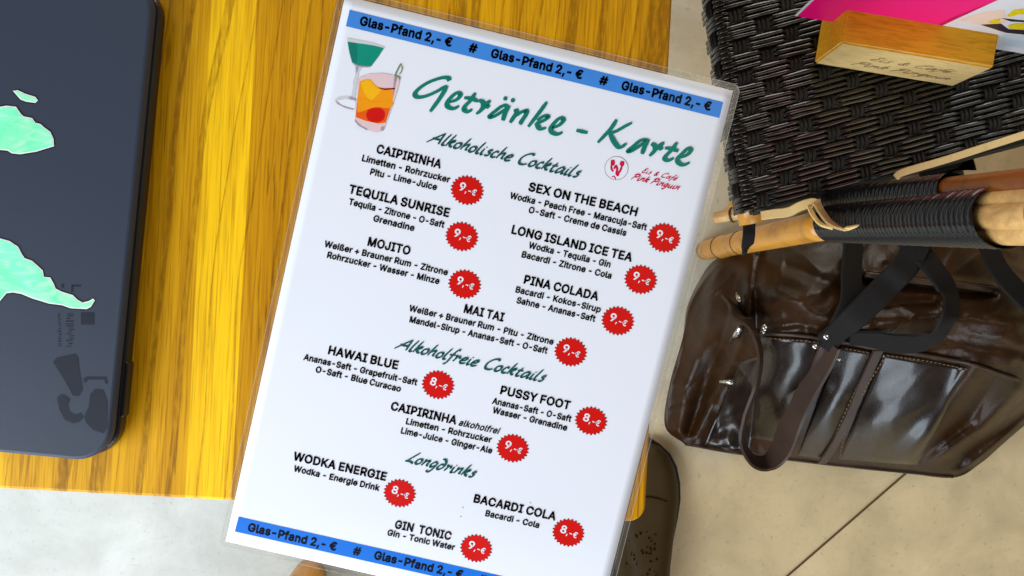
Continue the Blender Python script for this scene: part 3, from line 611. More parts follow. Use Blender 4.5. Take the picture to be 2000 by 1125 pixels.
# brush lettering ----------------------------------------------------
class Brush:
    def __init__(s): s.m = MB(); s.k = 0
    def strip(s, pts, wd, mapf, nib=R(35), ratio=.55, n=6, taper=True):
        pts = catmull(pts, n); N = len(pts); V = []
        for i in range(N):
            t = pts[min(i+1, N-1)]-pts[max(i-1, 0)]; L = np.linalg.norm(t)
            if L < 1e-9: t = np.array([1., 0]); L = 1
            t = t/L; nr = np.array([-t[1], t[0]]); phi = math.atan2(-t[1], t[0])
            hw = .5*wd*math.sqrt(math.sin(phi-nib)**2+(ratio*math.cos(phi-nib))**2)
            if taper: hw *= min(1, .72+.28*min(i, N-1-i)/3)
            V += [mapf(pts[i]+nr*hw, s.k), mapf(pts[i]-nr*hw, s.k)]
        s.m.add(V, [(2*i, 2*i+1, 2*i+3, 2*i+2) for i in range(N-1)]); s.k += 1
    def dot(s, c, r, mapf):
        V = [mapf(np.array([c[0]+r*math.cos(2*math.pi*k/14), c[1]+r*math.sin(2*math.pi*k/14)]), s.k) for k in range(14)]
        s.m.add(V, [tuple(range(14))]); s.k += 1
    def build(s, name, mat, parent):
        o = s.m.build(name, mat, parent, smooth=False, recalc=False)
        me = o.data
        bm = bmesh.new(); bm.from_mesh(me)
        bm.to_mesh(me); bm.free(); return o
smap = lambda p, k: sheet(p, L2+k*.000003)

def cropB(p): return px2pg((780+p[0]/5, 130+p[1]/5))
def cropC(p): return px2pg((1080+p[0]/5, 180+p[1]/5))
br = Brush()
TB = [[(490,140),(470,110),(400,113),(290,152),(200,208),(152,265),(180,298),(260,288),(370,240),(448,190)], [(466,185),(425,262),(370,345),(300,440)],
 [(492,348),(560,322),(595,277),(565,256),(515,290),(468,350),(475,392),(530,410),(582,385)],
 [(742,258),(695,330),(642,385),(632,420),(668,440),(712,418)], [(632,305),(700,312),(770,338)],
 [(775,330),(812,345),(818,385),(790,432),(750,462)], [(812,420),(850,362),(888,330)], [(886,335),(852,372),(876,402)],
 [(1068,388),(1010,383),(940,432),(884,480),(905,494),(975,458),(1055,402)], [(1075,382),(1032,455),(1010,528)],
 [(1135,412),(1142,450),(1112,500),(1080,548)], [(1125,490),(1190,445),(1240,432),(1232,475),(1195,530),(1178,566)],
 [(1440,346),(1372,440),(1258,588)], [(1345,525),(1415,482),(1452,495),(1400,532),(1335,552)], [(1335,548),(1372,606),(1432,600)],
 [(1492,600),(1560,572),(1602,524),(1572,502),(1522,540),(1480,600),(1492,642),(1545,660),(1592,640)], [(1728,622),(1838,646)]]
for s_ in TB: br.strip([cropB(p) for p in s_], 2.95, smap)
for p in ((1035, 312), (1108, 330)): br.dot(cropB(p), 1.15, smap)
TC = [[(622,268),(560,362),(438,492)], [(772,298),(700,335),(620,380),(545,402)], [(555,402),(605,495),(655,540),(718,500)],
 [(920,462),(855,472),(785,528),(735,570),(765,576),(850,522),(918,470)], [(935,458),(892,540),(870,604)],
 [(960,500),(995,526),(990,572),(942,624)], [(990,580),(1042,518),(1084,490)], [(1082,495),(1048,530),(1062,565)],
 [(1212,490),(1155,568),(1102,622),(1094,652),(1130,666),(1180,642)], [(1092,545),(1160,552),(1225,575)],
 [(1240,640),(1310,612),(1346,566),(1318,550),(1272,590),(1220,645),(1224,685),(1272,710),(1335,688)]]
for s_ in TC: br.strip([cropC(p) for p in s_], 2.95, smap)
br.build('title_lettering', M['teal'], menu)

GLY = {
 'a': ([[(.72,.92),(.45,1.),(.15,.62),(.08,.2),(.25,.03),(.52,.3),(.76,.92)], [(.8,1.),(.72,.35),(.78,.06),(.95,.14)]], 1.0),
 'e': ([[(.12,.5),(.45,.56),(.62,.8),(.45,1.),(.17,.75),(.08,.3),(.25,.03),(.5,.05),(.7,.2)]], .82),
 't': ([[(.4,1.45),(.22,.5),(.25,.1),(.4,.02),(.6,.15)], [(.05,.92),(.65,1.)]], .72),
 'r': ([[(.05,.9),(.2,.95),(.22,.5),(.12,0)], [(.2,.55),(.42,.92),(.62,.98)], [(.62,.98),(.6,.75),(.7,.62)]], .78),
 'n': ([[(.08,.95),(.18,.9),(.14,.4),(.05,0)], [(.14,.5),(.45,.95),(.64,.92),(.6,.35),(.72,.02)]], .9),
 'k': ([[(.32,1.95),(.16,1.),(.05,0)], [(.15,.62),(.5,1.06),(.62,.88),(.28,.55)], [(.25,.58),(.45,.18),(.74,.04)]], .82),
 'o': ([[(.42,1.),(.14,.72),(.1,.22),(.35,.02),(.62,.3),(.62,.8),(.40,.98)]], .82),
 'l': ([[(.32,1.9),(.16,1.),(.1,.2),(.25,.02),(.42,.12)]], .5),
 'h': ([[(.32,1.95),(.16,1.),(.05,0)], [(.12,.5),(.42,.95),(.6,.9),(.56,.35),(.7,.02)]], .86),
 'i': ([[(.15,1.),(.1,.25),(.2,.02),(.38,.12)], [(.26,1.32),(.24,1.2)]], .45),
 's': ([[(.62,.98),(.38,1.),(.28,.76),(.5,.45),(.42,.08),(.08,.04)]], .7),
 'c': ([[(.62,.9),(.36,1.),(.13,.62),(.12,.2),(.35,.02),(.62,.16)]], .7),
 'C': ([[(1.2,1.62),(1.0,1.9),(.5,1.62),(.16,.9),(.28,.16),(.7,.02),(1.1,.25)]], 1.25),
 'A': ([[(-.25,-.1),(.4,.95),(.98,1.8)], [(.98,1.8),(.95,.9),(1.02,0)], [(.05,.72),(.6,.68),(1.05,.74)]], 1.28),
 'L': ([[(.85,1.85),(.4,.85),(0,.04)], [(-.1,.1),(.45,.16),(.9,-.05)]], .98),
 'd': ([[(.58,.9),(.25,.85),(.08,.25),(.32,0),(.62,.4),(.66,1.1),(.38,1.7),(.02,1.72)]], .86),
 'f': ([[(.8,1.85),(.55,1.9),(.36,1.2),(.2,-.4),(-.05,-.75)], [(-.02,.9),(.6,1.)]], .62),
 'g': ([[(.65,.95),(.36,1.),(.1,.5),(.25,.08),(.6,.5)], [(.7,1.),(.6,0),(.4,-.7),(.0,-.62)]], .88),
 'P': ([[(.45,1.75),(.22,.9),(0,-.1)], [(0,1.45),(.5,1.85),(1.,1.55),(.8,1.),(.28,.82)]], 1.08),
 'u': ([[(.1,1.),(.08,.3),(.25,.03),(.5,.3),(.66,1.)], [(.66,1.),(.62,.2),(.8,.06)]], .92),
 'E': ([[(.9,1.7),(.5,1.85),(.3,1.5),(.6,1.05),(.2,.72),(.2,.22),(.5,0),(.9,.2)]], 1.0),
 '&': ([[(.85,0),(.32,1.05),(.5,1.5),(.7,1.2),(.2,.5),(.4,0),(.92,.6)]], 1.05),
 'é': ([[(.12,.5),(.45,.56),(.62,.8),(.45,1.),(.17,.75),(.08,.3),(.25,.03),(.5,.05),(.7,.2)], [(.42,1.25),(.7,1.55)]], .82),
 ' ': ([], .62)}
def script_layout(s):
    x = 0; out = []
    for ch in s:
        st, adv = GLY[ch]
        for q in st: out.append([(x+a+.32*b_, b_) for a, b_ in q])
        x += adv
    return out, x-.1
def script(name, s, p0, p1, xh, wd, mat, parent, off=L2):
    st, wdt = script_layout(s); P0 = px2pg(p0); P1 = px2pg(p1); d = P1-P0; Ln = np.linalg.norm(d); e = d/Ln; up = np.array([e[1], -e[0]])
    b_ = Brush(); sx = Ln/(wdt+.2)
    for q in st: b_.strip([P0+e*(x*sx)+up*(y*xh) for x, y in q], wd, lambda p, k: sheet(p, off+k*.000003), nib=R(40), ratio=.5)
    return b_.build(name, mat, parent)
script('section_heading', 'Alkoholische Cocktails', (838, 277.5), (1130, 348), 3.5, 1.6, M['teald'], menu)
script('section_heading', 'Alkoholfreie Cocktails', (775, 680.5), (1062, 747), 3.5, 1.6, M['teald'], menu)
script('section_heading', 'Longdrinks', (792, 901.5), (926, 934), 3.5, 1.6, M['teald'], menu)
# emblem
em = print_poly('emblem', [(1204+23.2*math.cos(k*math.pi/24), 328.4+23.2*math.sin(k*math.pi/24)) for k in range(48)], M['grey'], menu)
print_poly('emblem_disc', [(1204+22*math.cos(k*math.pi/24), 328.4+22*math.sin(k*math.pi/24)) for k in range(48)], M['white'], em, L1+.00005)
cz = lambda p: px2pg((1150+p[0]/10, 280+p[1]/10))
eb = Brush()
for q, wd in (([(465,320),(470,380),(455,430)], 2.3), ([(440,420),(445,500),(480,550)], 1.1), ([(490,500),(530,440),(555,500),(540,580),(570,640)], 1.2),
              ([(655,345),(650,395),(635,440)], 2.4), ([(650,430),(615,530),(585,570),(565,640)], 1.2), ([(450,655),(490,645),(530,700)], .6)):
    eb.strip([cz(p) for p in q], wd, lambda p, k: sheet(p, L2+k*.000003), nib=0, ratio=1)
eb.build('emblem_figure', M['pinkp'], em)
script('emblem_lettering', 'Eis & Café', (1252, 336.5), (1321, 353), 1.35, .65, M['pinkp'], em)
script('emblem_lettering', 'Pink Pinguin', (1233, 349.5), (1326, 371.5), 1.75, .95, M['pinkp'], em)
# printed glasses
cg = lambda p: (640+p[0]/4.5, 40+p[1]/4.5)
def pp(nm, pts, mat, par, off, sm=0): return print_poly(nm, [cg(p) for p in pts], mat, par, off, sm)
g1 = pp('cocktail_picture', [(62,700),(90,672),(160,662),(230,672),(252,690),(252,770),(225,788),(150,768),(85,735)], M['palegrey'], menu, L1)
pp('glass_foot', [(85,705),(150,690),(240,702),(245,770),(215,772),(130,745)], M['white'], g1, L1+.00003)
pp('glass_foot_shadow', [(180,675),(215,668),(250,690),(245,705),(200,695)], M['grey'], g1, L1+.00006)
pp('glass_foot_shadow', [(66,702),(110,735),(170,758),(225,772),(222,786),(150,766),(88,735)], M['grey'], g1, L1+.00006)
pp('glass_stem', [(238,392),(300,408),(272,470),(262,540),(250,600),(240,680),(205,672),(222,590),(222,540),(245,470)], M['palegrey'], g1, L1+.00003)
pp('glass_stem_shadow', [(248,400),(275,408),(262,450),(252,470)], M['grey'], g1, L1+.00006)
pp('drink_foam', [(170,150),(240,165),(400,195),(505,235),(490,250),(175,195)], M['palegrey'], g1, L1+.00006)
pp('teal_drink', [(174,186),(260,198),(400,218),(495,242),(440,325),(385,398),(340,402),(270,392),(214,368),(190,280)], M['tealdrink'], g1, L1+.00009)
pp('teal_drink_light', [(178,190),(250,200),(262,300),(255,382),(216,366),(194,285)], M['teal'], g1, L1+.00012)
pp('bowl_base', [(214,370),(270,394),(340,404),(388,398),(370,412),(300,412),(235,392)], M['grey'], g1, L1+.00012)
g2 = pp('cocktail_picture', [(272,500),(360,470),(480,462),(590,482),(637,500),(625,570),(592,680),(490,968),(430,985),(340,960),(262,915),(238,870),(250,740)], M['palepink'], menu, L1+.00015)
pp('orange_drink', [(280,535),(330,518),(372,514),(430,575),(500,600),(592,600),(575,680),(508,900),(450,908),(340,885),(246,850),(258,720)], M['orange'], g2, L1+.00018)
pp('yellow_slice', [(290,540),(350,520),(385,535),(420,580),(470,610),(430,660),(380,700),(320,640)], M['yellow'], g2, L1+.00021, 3)
pp('amber_band', [(258,720),(330,735),(420,745),(560,740),(510,895),(440,905),(330,880),(248,848)], M['orangered'], g2, L1+.00021)
pp('amber_light', [(262,700),(330,690),(420,720),(565,700),(548,770),(420,760),(300,800),(262,800)], M['orange'], g2, L1+.00024, 3)
pp('red_cherry', [(350,790),(400,770),(470,775),(503,815),(490,870),(440,895),(370,885),(338,840)], M['red'], g2, L1+.00027, 3)
pp('glass_rim_line', [(430,592),(500,596),(590,592),(590,604),(500,612)], M['redd'], g2, L1+.00027)
pp('glass_side_line', [(585,490),(600,492),(590,600),(575,660),(570,650)], M['grey'], g2, L1+.00027)
pp('glass_base_line', [(240,870),(262,895),(300,930),(350,955),(345,965),(270,925),(238,885)], M['grey'], g2, L1+.00027)
pp('glass_base_line', [(470,935),(495,930),(490,968),(465,968)], M['grey'], g2, L1+.00027)
stv = Brush()
for q, wd in (([(592,480),(615,430),(642,378)], .75), ([(642,380),(655,420),(640,460),(625,470)], .5), ([(590,480),(628,500),(632,520)], .8), ([(605,500),(585,580)], .5)):
    stv.strip([px2pg(cg(p)) for p in q], wd, lambda p, k: sheet(p, L3+k*.000003), nib=0, ratio=1)
stv.build('stirrer', M['olive'], g2)

for u, v in ((904, 991), (900, 1009), (1036, 982)): print_poly('print_speck', [(u+1.6*math.cos(k), v+1.1*math.sin(k)) for k in range(6)], M['grey'], menu, L1)
# ------------------------------------------------------------------ laptop
LZ = TZ+.0170
lc = isect(Vector(W(298, 0, LZ)), Vector(W(212, 885, LZ)), Vector(W(0, 877, LZ)), Vector(W(165, 899, LZ)))
ly = (Vector(W(298, 0, LZ))-Vector(W(212, 885, LZ))).normalized(); LA = math.atan2(-ly.x, ly.y)
lap = empty('laptop', (lc.x, lc.y, TZ), 'closed slate blue laptop with pearly mint map stickers on its lid', 'laptop', LA)
def lslab(name, P, z0, z1, mat, bev):
    m = MB(); n = len(P)
    m.add([(x, y, z0) for x, y in P]+[(x, y, z1) for x, y in P], [tuple(range(n-1, -1, -1)), tuple(range(n, 2*n))]+[(k, (k+1) % n, n+(k+1) % n, n+k) for k in range(n)])
    o = m.build(name, mat, None, smooth=False); o.parent = lap; bevel_mod(o, bev); return o
lid = lslab('lid', rrect(-.36, 0, 0, .25, .018, 12), .0108, .0170, M['slate'], .0018)
lslab('base', rrect(-.361, .001, .001, .249, .017, 12), .002, .0100, M['lapedge'], .002)
lslab('hinge_bumper', rrect(-.002, .022, .0022, .052, .002, 4), .003, .0095, M['lapedge'], .001)
for x, y in ((-.03, .03), (-.33, .03), (-.33, .22), (-.03, .22)):
    m = MB(); m.tube([(x, y, 0), (x, y, .003)], .006, 12); q = m.build('rubber_foot', M['lapedge'], None); q.parent = lap
LZW = LZ+.0001
def lid_poly(name, px, mat, par, dz=0):
    V = [W(u, v, LZW+dz) for u, v in px]; me = bpy.data.meshes.new(name); bm = bmesh.new()
    f = bm.faces.new([bm.verts.new(v) for v in V]); bmesh.ops.triangulate(bm, faces=[f])
    for q in bm.faces:
        if q.normal.z < 0: q.normal_flip()
    bm.to_mesh(me); bm.free(); me.materials.append(mat)
    o = bpy.data.objects.new(name, me); COL.objects.link(o); o.parent = par; o.matrix_parent_inverse = par.matrix_world.inverted(); return o
def inset(P, d):
    P = [np.array(p, float) for p in P]; n = len(P); ar = sum(P[i][0]*P[(i+1) % n][1]-P[(i+1) % n][0]*P[i][1] for i in range(n)); sg = 1 if ar > 0 else -1
    out = []
    for i in range(n):
        t = P[(i+1) % n]-P[i-1]; L = np.linalg.norm(t)+1e-9; nr = np.array([-t[1], t[0]])/L*sg; out.append(P[i]+nr*d)
    return out
bpy.context.view_layer.update()
cl = lambda p: (p[0]/2.393, 150+p[1]/2.393)
st_i = [(60,66),(82,62),(120,80),(165,94),(178,110),(165,122),(120,116),(95,106)]
st_a = [(-60,330),(-90,240),(-50,150),(0,140),(30,135),(75,140),(95,170),(110,185),(150,193),(165,215),(188,220),(205,235),(235,258),(250,290),(252,325),(215,336),(170,350),(95,362),(55,358),(35,345),(0,342)]
st_b = [(-80,1030),(-100,900),(-70,770),(0,755),(45,768),(85,795),(100,825),(115,848),(150,860),(200,905),(205,935),(235,938),(250,965),(260,990),(285,1003),(300,1008),(340,1020),(360,1040),(385,1055),(415,1048),(435,1036),(443,1045),(425,1075),(405,1086),(330,1082),(290,1068),(230,1060),(150,1036),(100,1015),(60,1008),(30,1012),(0,1048)]
for P in (st_i, st_a, st_b):
    px = [cl(p) for p in P]
    bs = lid_poly('map_sticker', inset(px, -2.8), M['printdark'], lap)
    lid_poly('sticker_rim', px, M['stickerrim'], bs, .00008)
    lid_poly('sticker_foil', inset(px, 2.2), M['holo'], bs, .00016)
ce = lambda p: (80+p[0]/3.214, 520+p[1]/3.214)
emb = lid_poly('faded_emblem', [ce(p) for p in ((75,600),(100,572),(215,548),(235,575),(240,640),(255,725),(262,770),(240,815),(200,812),(150,720))], M['printdark'], lap)
for P in ([(100,825),(125,802),(150,808),(185,835),(170,870),(178,910),(215,932),(250,918),(268,948),(245,975),(205,988),(150,965),(115,900)],
          [(310,800),(340,770),(390,775),(400,800),(418,850),(415,1010),(395,1050),(330,1030),(280,980),(270,940),(300,880)],
          [(262,705),(290,692),(410,695),(420,735),(405,740),(395,712),(300,712),(275,735)]):
    lid_poly('emblem_blade', [ce(p) for p in P], M['printdark'], emb)
fm = MB(); random.seed(3)
def lidtick(u, v, a, b): 
    fm.add([W(u, v, LZW), W(u+a, v, LZW), W(u+a, v+b, LZW), W(u, v+b, LZW)], [(3, 2, 1, 0)])
for (u0, wd) in ((112, 8), (128, 17)):
    v = 612
    while v < 678:
        hh = random.choice((2.2, 3.2, 4.5)); a = random.uniform(.3, .95)*wd
        lidtick(u0+random.uniform(0, wd-a), v, a, hh*.6); v += hh+random.uniform(.4, 1.5)
lidtick(158, 610, 26, 24); lidtick(142, 556, 16, 4); lidtick(139, 556, 4, 14); lidtick(120, 554, 5, 8)
fm.build('faded_lettering', M['printdark'], emb, smooth=False, recalc=False)

# ------------------------------------------------------------------ wicker armchair
SZ = .450
so = Vector(W(1478, 408, SZ)); sa = R(14.5); ax = Vector((math.cos(sa), math.sin(sa), 0)); ay = Vector((-math.sin(R(8.5)), math.cos(R(8.5)), 0))
chair = empty('wicker_armchair', (so.x+.2, so.y+.2, 0), 'black woven wicker armchair with bamboo posts beside the table', 'chair')
RR = .011
def SP(u, v, hh):
    # sheet coordinate -> world: the weave rolls down over the front rail for u < 0 and over the side rail for v < 0
    drop = 0; nx = 0; ny = 0; nz = 1; pu = u; pv = v
    if u < 0:
        a = min(-u/RR, math.pi/2); ex = max(0, -u-RR*math.pi/2)
        pu = -RR*math.sin(a); drop = RR*(1-math.cos(a))+ex; nx = -math.sin(a); nz = math.cos(a)
    p = so+ax*(pu+nx*hh)+ay*(pv+ny*hh); return (p.x, p.y, SZ-drop+nz*hh)
cw, rh = .0122, .0140; NC = 48; NR = 25; U0 = -.040; AMP = .0014
def sm(x): x = max(0, min(1, x)); return x*x*(3-2*x)
def top_v(i, j): return (i+2*j) % 4 == 0
def wave(pos, cell, over):
    # smooth signed height along a strand: +1 over / -1 under by cell
    k = math.floor(pos/cell); f = pos/cell-k; c = over(k); 
    if f < .3: pz = over(k-1); return c+(pz-c)*.5*(1-sm(f/.3)) if pz != c else c
    if f > .7: nz_ = over(k+1); return c+(nz_-c)*.5*sm((f-.7)/.3) if nz_ != c else c
    return c
wk = MB(); UL = NC*cw; VL = NR*rh
for j in range(NR):
    for s_ in range(3):
        v = (j+(s_+.5)/3)*rh + random.uniform(-.0003, .0003)
        pts = []; u = U0
        while u < UL:
            hgt = wave(u, cw, lambda i: -1 if top_v(i, j) else 1)*AMP
            pts.append(SP(u, v+.0004*math.sin(u*60+j*2+s_), hgt+.0006)); u += cw/5
        upv = None
        wk.tube(pts, [.0021*(1+.10*math.sin(k*.7+j*3+s_)) for k in range(len(pts))], 8, flat=(1.17, .44), up=(-1, 0, .001))
wk.build('woven_seat', M['wicker'], chair); wk = MB()
for i in range(-3, NC):
    for s_ in range(3):
        u = (i+(s_+.5)/3)*cw
        pts = []; v = .0
        while v <= VL:
            hgt = wave(v, rh, lambda j: .75 if top_v(i, j) else -2.2)*AMP
            pts.append(SP(u, v, hgt+.0006)); v += rh/5
        wk.tube(pts, .0020, 6, flat=(1.05, .30))
wk.build('warp_strands', M['warp'], chair)
ub = MB()
pts = [SP(u, 0, -.0032) for u in (-.03, -.015, -.006, 0, .1, UL)]; pts2 = [SP(u, VL, -.0032) for u in (-.03, -.015, -.006, 0, .1, UL)]
ub.add(pts+pts2, [(k, k+1, 7+k, 6+k) for k in range(5)]); ub.build('seat_liner', M['paint_black'], chair)
sk = MB()
for k in range(5): sk.tube([Vector(SP(u, -.001, -.004-.0085*k))+ay*(-.0012*(k % 2)) for u in np.linspace(0.0, UL, 60)], .0047, 8, flat=(.6, 1), up=(0, 0, 1))
sk.build('shade_filler', M['warp'], chair)  # black filler added to darken the shaded gap below the seat's side edge

def pole(name, pts, r, mat, nodes=(), seg=18, parent=chair):
    P = catmull(pts, 10) if len(pts) > 2 else [np.array(pts[0])+(np.array(pts[1])-np.array(pts[0]))*k/30 for k in range(31)]
    rad = []
    N = len(P)
    for k in range(N):
        x = k/(N-1); rr = r if not hasattr(r, '__len__') else r[0]+(r[1]-r[0])*x
        for q in nodes: rr += .0016*math.exp(-((x-q)/.02)**2)
        rad.append(rr)
    m = MB(); m.tube(P, rad, seg); o = m.build(name, mat, parent)
    for q in nodes:
        k = min(N-2, int(q*(N-1))); c = Vector(P[k]); t = (Vector(P[k+1])-c).normalized()
        mm = MB(); mm.tube([c-t*.0012, c, c+t*.0012], [rad[k]*1.004, rad[k]*1.03+.0004, rad[k]*1.004], seg); mm.build('bamboo_node', M['ringdark'], o)
    return o
# front post: one bamboo from floor past the seat corner up to the arm
pf = Vector(W(1378, 489, .0)); ps = Vector(W(1622, 437, .45)); pt = Vector(W(2010, 423, .705))
pole('front_leg', [pf, pf+(ps-pf)*.5, ps-(ps-pf)*.02], .0145, M['bamboo'], (.20, .42))
lat = Vector((0, 1, 0)); dirp = (pt-ps).normalized(); lat = (lat-dirp*lat.dot(dirp)).normalized()
for k, (oy, ox, rr) in enumerate(((-.0082, .002, .0088), (.0005, -.004, .0085), (.0086, .001, .0090))):
    o_ = lat*oy+Vector((ox, 0, 0)); pole('arm_cane', [ps+o_*.6, ps+o_+(pt-ps)*.5, pt+o_, pt+o_*1.05+(pt-ps)*.2], rr, M['canestreak'], ())
def coil(name, a, b, T0, T1, turns, r0, r1, amp):
    dirp = (b-a).normalized(); e1 = dirp.cross(Vector((0, 1, 0))).normalized(); e2 = dirp.cross(e1); V = []; F = []; seg = 28; NR_ = turns*6
    for k in range(NR_+1):
        x = T0+(T1-T0)*k/NR_; base = a+(b-a)*x; jit = .00012*math.sin(k//6*2.4)
        for q in range(seg):
            an = 2*math.pi*q/seg; ph = (k/6+q/seg) % 1; rr = r0+(r1-r0)*x+jit+amp*math.sqrt(max(0, 1-(2*ph-1)**2))
            lob = 1
            V.append(base+dirp*(.004*math.sin(an))+(e1*math.cos(an)+e2*math.sin(an)*lob)*rr)
    for k in range(NR_):
        for q in range(seg): F.append((k*seg+q, k*seg+(q+1) % seg, (k+1)*seg+(q+1) % seg, (k+1)*seg+q))
    m = MB(); m.add(V, F); return m.build(name, M['cord'], chair)
coil('cord_wrapping', ps, pt, .0, .905, 42, .0155, .0182, .0016)
p2 = Vector(W(1630, 392, .45)); p2t = Vector(W(2020, 362, .70))
pole('arm_post', [p2, p2+(p2t-p2)*.5, p2t, p2t+(p2t-p2)*.18], (.0095, .0115), M['bamboored'], ())
coil('cord_wrapping', p2, p2t, -.02, .70, 32, .0102, .0125, .0013)  # black wrap added in place of the seat's shade on the lower post
# arm above the frame, other legs, rails
armA = pt+Vector((0, 0, .04)); pole('arm_rail', [armA-ax*.02, armA+ax*.2, armA+ax*.63], .015, M['bamboo'], (.5,))
armB = armA+ay*.34; pole('arm_rail', [armB-ax*.02, armB+ax*.2, armB+ax*.63], .015, M['bamboo'], (.5,))
for du, dv in ((.02, .345), (.60, .005), (.60, .345)):
    b0 = so+ax*du+ay*dv; pole('chair_leg', [(b0.x, b0.y, 0), (b0.x, b0.y, .35), (b0.x, b0.y, .745)], .0145, M['bamboo'], (.25, .6))
rb = so+Vector((0, 0, -.034))
pole('seat_rail', [rb+ax*.004+ay*(-.012), rb+ax*.002+ay*.17, rb+ax*.004+ay*.36], .0115, M['bamboo'], (.3, .7))
pole('seat_rail', [rb+ay*.016+ax*.02, rb+ay*.022+ax*.2, rb+ay*.022+ax*.61], .010, M['bamboored'], (.5,))
pole('seat_rail', [rb+ay*.345+ax*.02, rb+ay*.345+ax*.2, rb+ay*.345+ax*.61], .010, M['bamboo'], (.5,))
pole('seat_rail', [rb+ax*.60+ay*.0, rb+ax*.60+ay*.17, rb+ax*.60+ay*.345], .010, M['bamboo'], (.5,))
# pale stub poking out beside the leg, brace behind it, black binding
pole('stretcher', [W(1397, 425, .33), W(1435, 419, .345), W(1480, 412, .36)], .0062, M['bamboopale'], (.45, .7))
pole('brace', [W(1424, 418, .27), W(1450, 392, .31), W(1475, 366, .34)], .008, M['bamboo'])
bm_ = MB(); bm_.ribbon(catmull([W(1452, 488, .33), W(1459, 482, .372), W(1463, 462, .385), W(1464, 440, .388), W(1467, 418, .392), W(1470, 402, .41)], 6), .0125, .003, None)
bm_.build('black_binding', M['strapblack'], chair)
# rattan strips: side edge binding and the loose end that has come off at the corner
def rat(name, pts, wd, th, wdirs=None):
    m = MB(); P = catmull(pts, 8); n_ = len(P); m.ribbon(P, [wd*min(1, .12+(n_-1-i)/(n_*.22)) for i in range(n_)], th, None); return m.build(name, M['rattan'], chair)
rat('edge_binding', [W(1749, 347, .452), W(1765, 336, .4535), W(1850, 311, .4535), W(1950, 279, .4535), W(2050, 247, .4535), W(2200, 196, .4535)], .0068, .0022)
rat('loose_binding', [W(1486, 421, .448), W(1515, 417, .452), W(1540, 414, .455), W(1562, 403, .458), W(1585, 396, .46), W(1596, 400, .464), W(1606, 416, .482), W(1620, 434, .505), W(1644, 447, .532), W(1676, 441, .560)], [.004, .005, .0055, .0065, .008, .009, .0105, .0105, .008, .002]*0 or .0085, .002)
rat('loose_binding', [W(1580, 404, .461), W(1588, 420, .470), W(1602, 437, .485), W(1626, 447, .508)], .0038, .002)

# ------------------------------------------------------------------ card holder block and leaflet on the seat
BZ0, BZ1 = SZ+.003, SZ+.062
A0 = Vector(W(1590, 124, BZ0)); A1 = Vector(W(1862, 169, BZ0)); bx = (A1-A0); bl = bx.length; bx.normalize(); by = Vector((-bx.y, bx.x, 0)); BD = .047
bang = math.atan2(bx.y, bx.x)
holder = empty('card_holder', (A0.x, A0.y, BZ0), 'wooden card holder block with burnt lettering standing on the wicker seat', 'card holder', bang)
bm = bmesh.new(); bmesh.ops.create_cube(bm, size=1.0)
for v in bm.verts: v.co = Vector(((v.co.x+.5)*bl, (v.co.y+.5)*BD, (v.co.z+.5)*(BZ1-BZ0)))
bmesh.ops.bevel(bm, geom=list(bm.edges), offset=.0016, segments=3, affect='EDGES')
me = bpy.data.meshes.new('wood_block')
for f in bm.faces:
    if f.normal.y < -.9: f.material_index = 1
bm.to_mesh(me); bm.free(); me.materials.append(M['block']); me.materials.append(M['blockface'])
q = bpy.data.objects.new('wood_block', me); COL.objects.link(q); q.parent = holder
def face_script(s, x0, x1, z, xh, wd):
    st, wdt = script_layout(s); sx = (x1-x0)/(wdt+.2); b_ = Brush()
    for t in st: b_.strip([np.array((x0+x*sx, z+y*xh)) for x, y in t], wd, lambda p, k: (p[0], -.0002-k*.000004, p[1]), nib=R(40), ratio=.5)
    o = b_.m.build('burnt_lettering', M['burn'], None, smooth=False, recalc=False); o.parent = holder
face_script('Eis & Café', bl*.27, bl*.83, .031, .0050, .0010)
face_script('Pink Pinguin', bl*.22, bl*.90, .0135, .0056, .0012)
# leaflet
n_c = -by; slot0 = A0+by*(BD*.60); CZ0 = BZ1-.030
def onc(u, v): return ray_plane(u, v, (slot0.x, slot0.y, 0), n_c)
leaf = empty('leaflet', (slot0.x, slot0.y, CZ0), 'magenta and white leaflet standing upright in the wooden card holder', 'leaflet', bang)
LI = leaf.matrix_world.inverted()
cL = LI @ onc(1566, 17); x_l = cL.x; cR = LI @ onc(2000, 97); x_r = .21; HT = .10
lm = MB(); lm.box(((x_l+x_r)/2, 0, HT/2), (x_r-x_l, 0, 0), (0, .0006, 0), (0, 0, HT)); q = lm.build('card', M['whitecard'], None, smooth=False); q.parent = leaf
def leafpoly(name, pts, mat, dy):
    V = [(x, -.0003-dy, z) for x, z in pts]; me = bpy.data.meshes.new(name); b_ = bmesh.new(); f = b_.faces.new([b_.verts.new(v) for v in V]); bmesh.ops.triangulate(b_, faces=[f])
    for g in b_.faces:
        if g.normal.y > 0: g.normal_flip()
    b_.to_mesh(me); b_.free(); me.materials.append(mat); o = bpy.data.objects.new(name, me); COL.objects.link(o); o.parent = leaf
def lp(u, v): p = LI @ onc(u, v); return (p.x, p.z)
d0 = lp(1850, 37); d1 = lp(1944, 0); k = (HT-d0[1])/(d1[1]-d0[1])
leafpoly('magenta_print', [(x_l+.002, 0), (d0[0]-.0005, 0), d0, (d0[0]+(d1[0]-d0[0])*k*.98, HT), (x_l+.002, HT)], M['magenta'], .0001)
leafpoly('peach_print', [lp(*p) for p in ((1872, 38), (1925, 50), (1968, 42), (1962, 18), (1925, 22))], M['peach'], .0001)
leafpoly('yellow_print', [lp(*p) for p in ((1928, 42), (1940, 37), (1955, 35), (1952, 43), (1940, 45))], M['cardyellow'], .0002)
leafpoly('yellow_print', [lp(*p) for p in ((1966, 30), (1980, 18), (1996, 16), (2010, 18), (2010, 27), (1990, 27), (1972, 32))], M['cardyellow'], .0002)
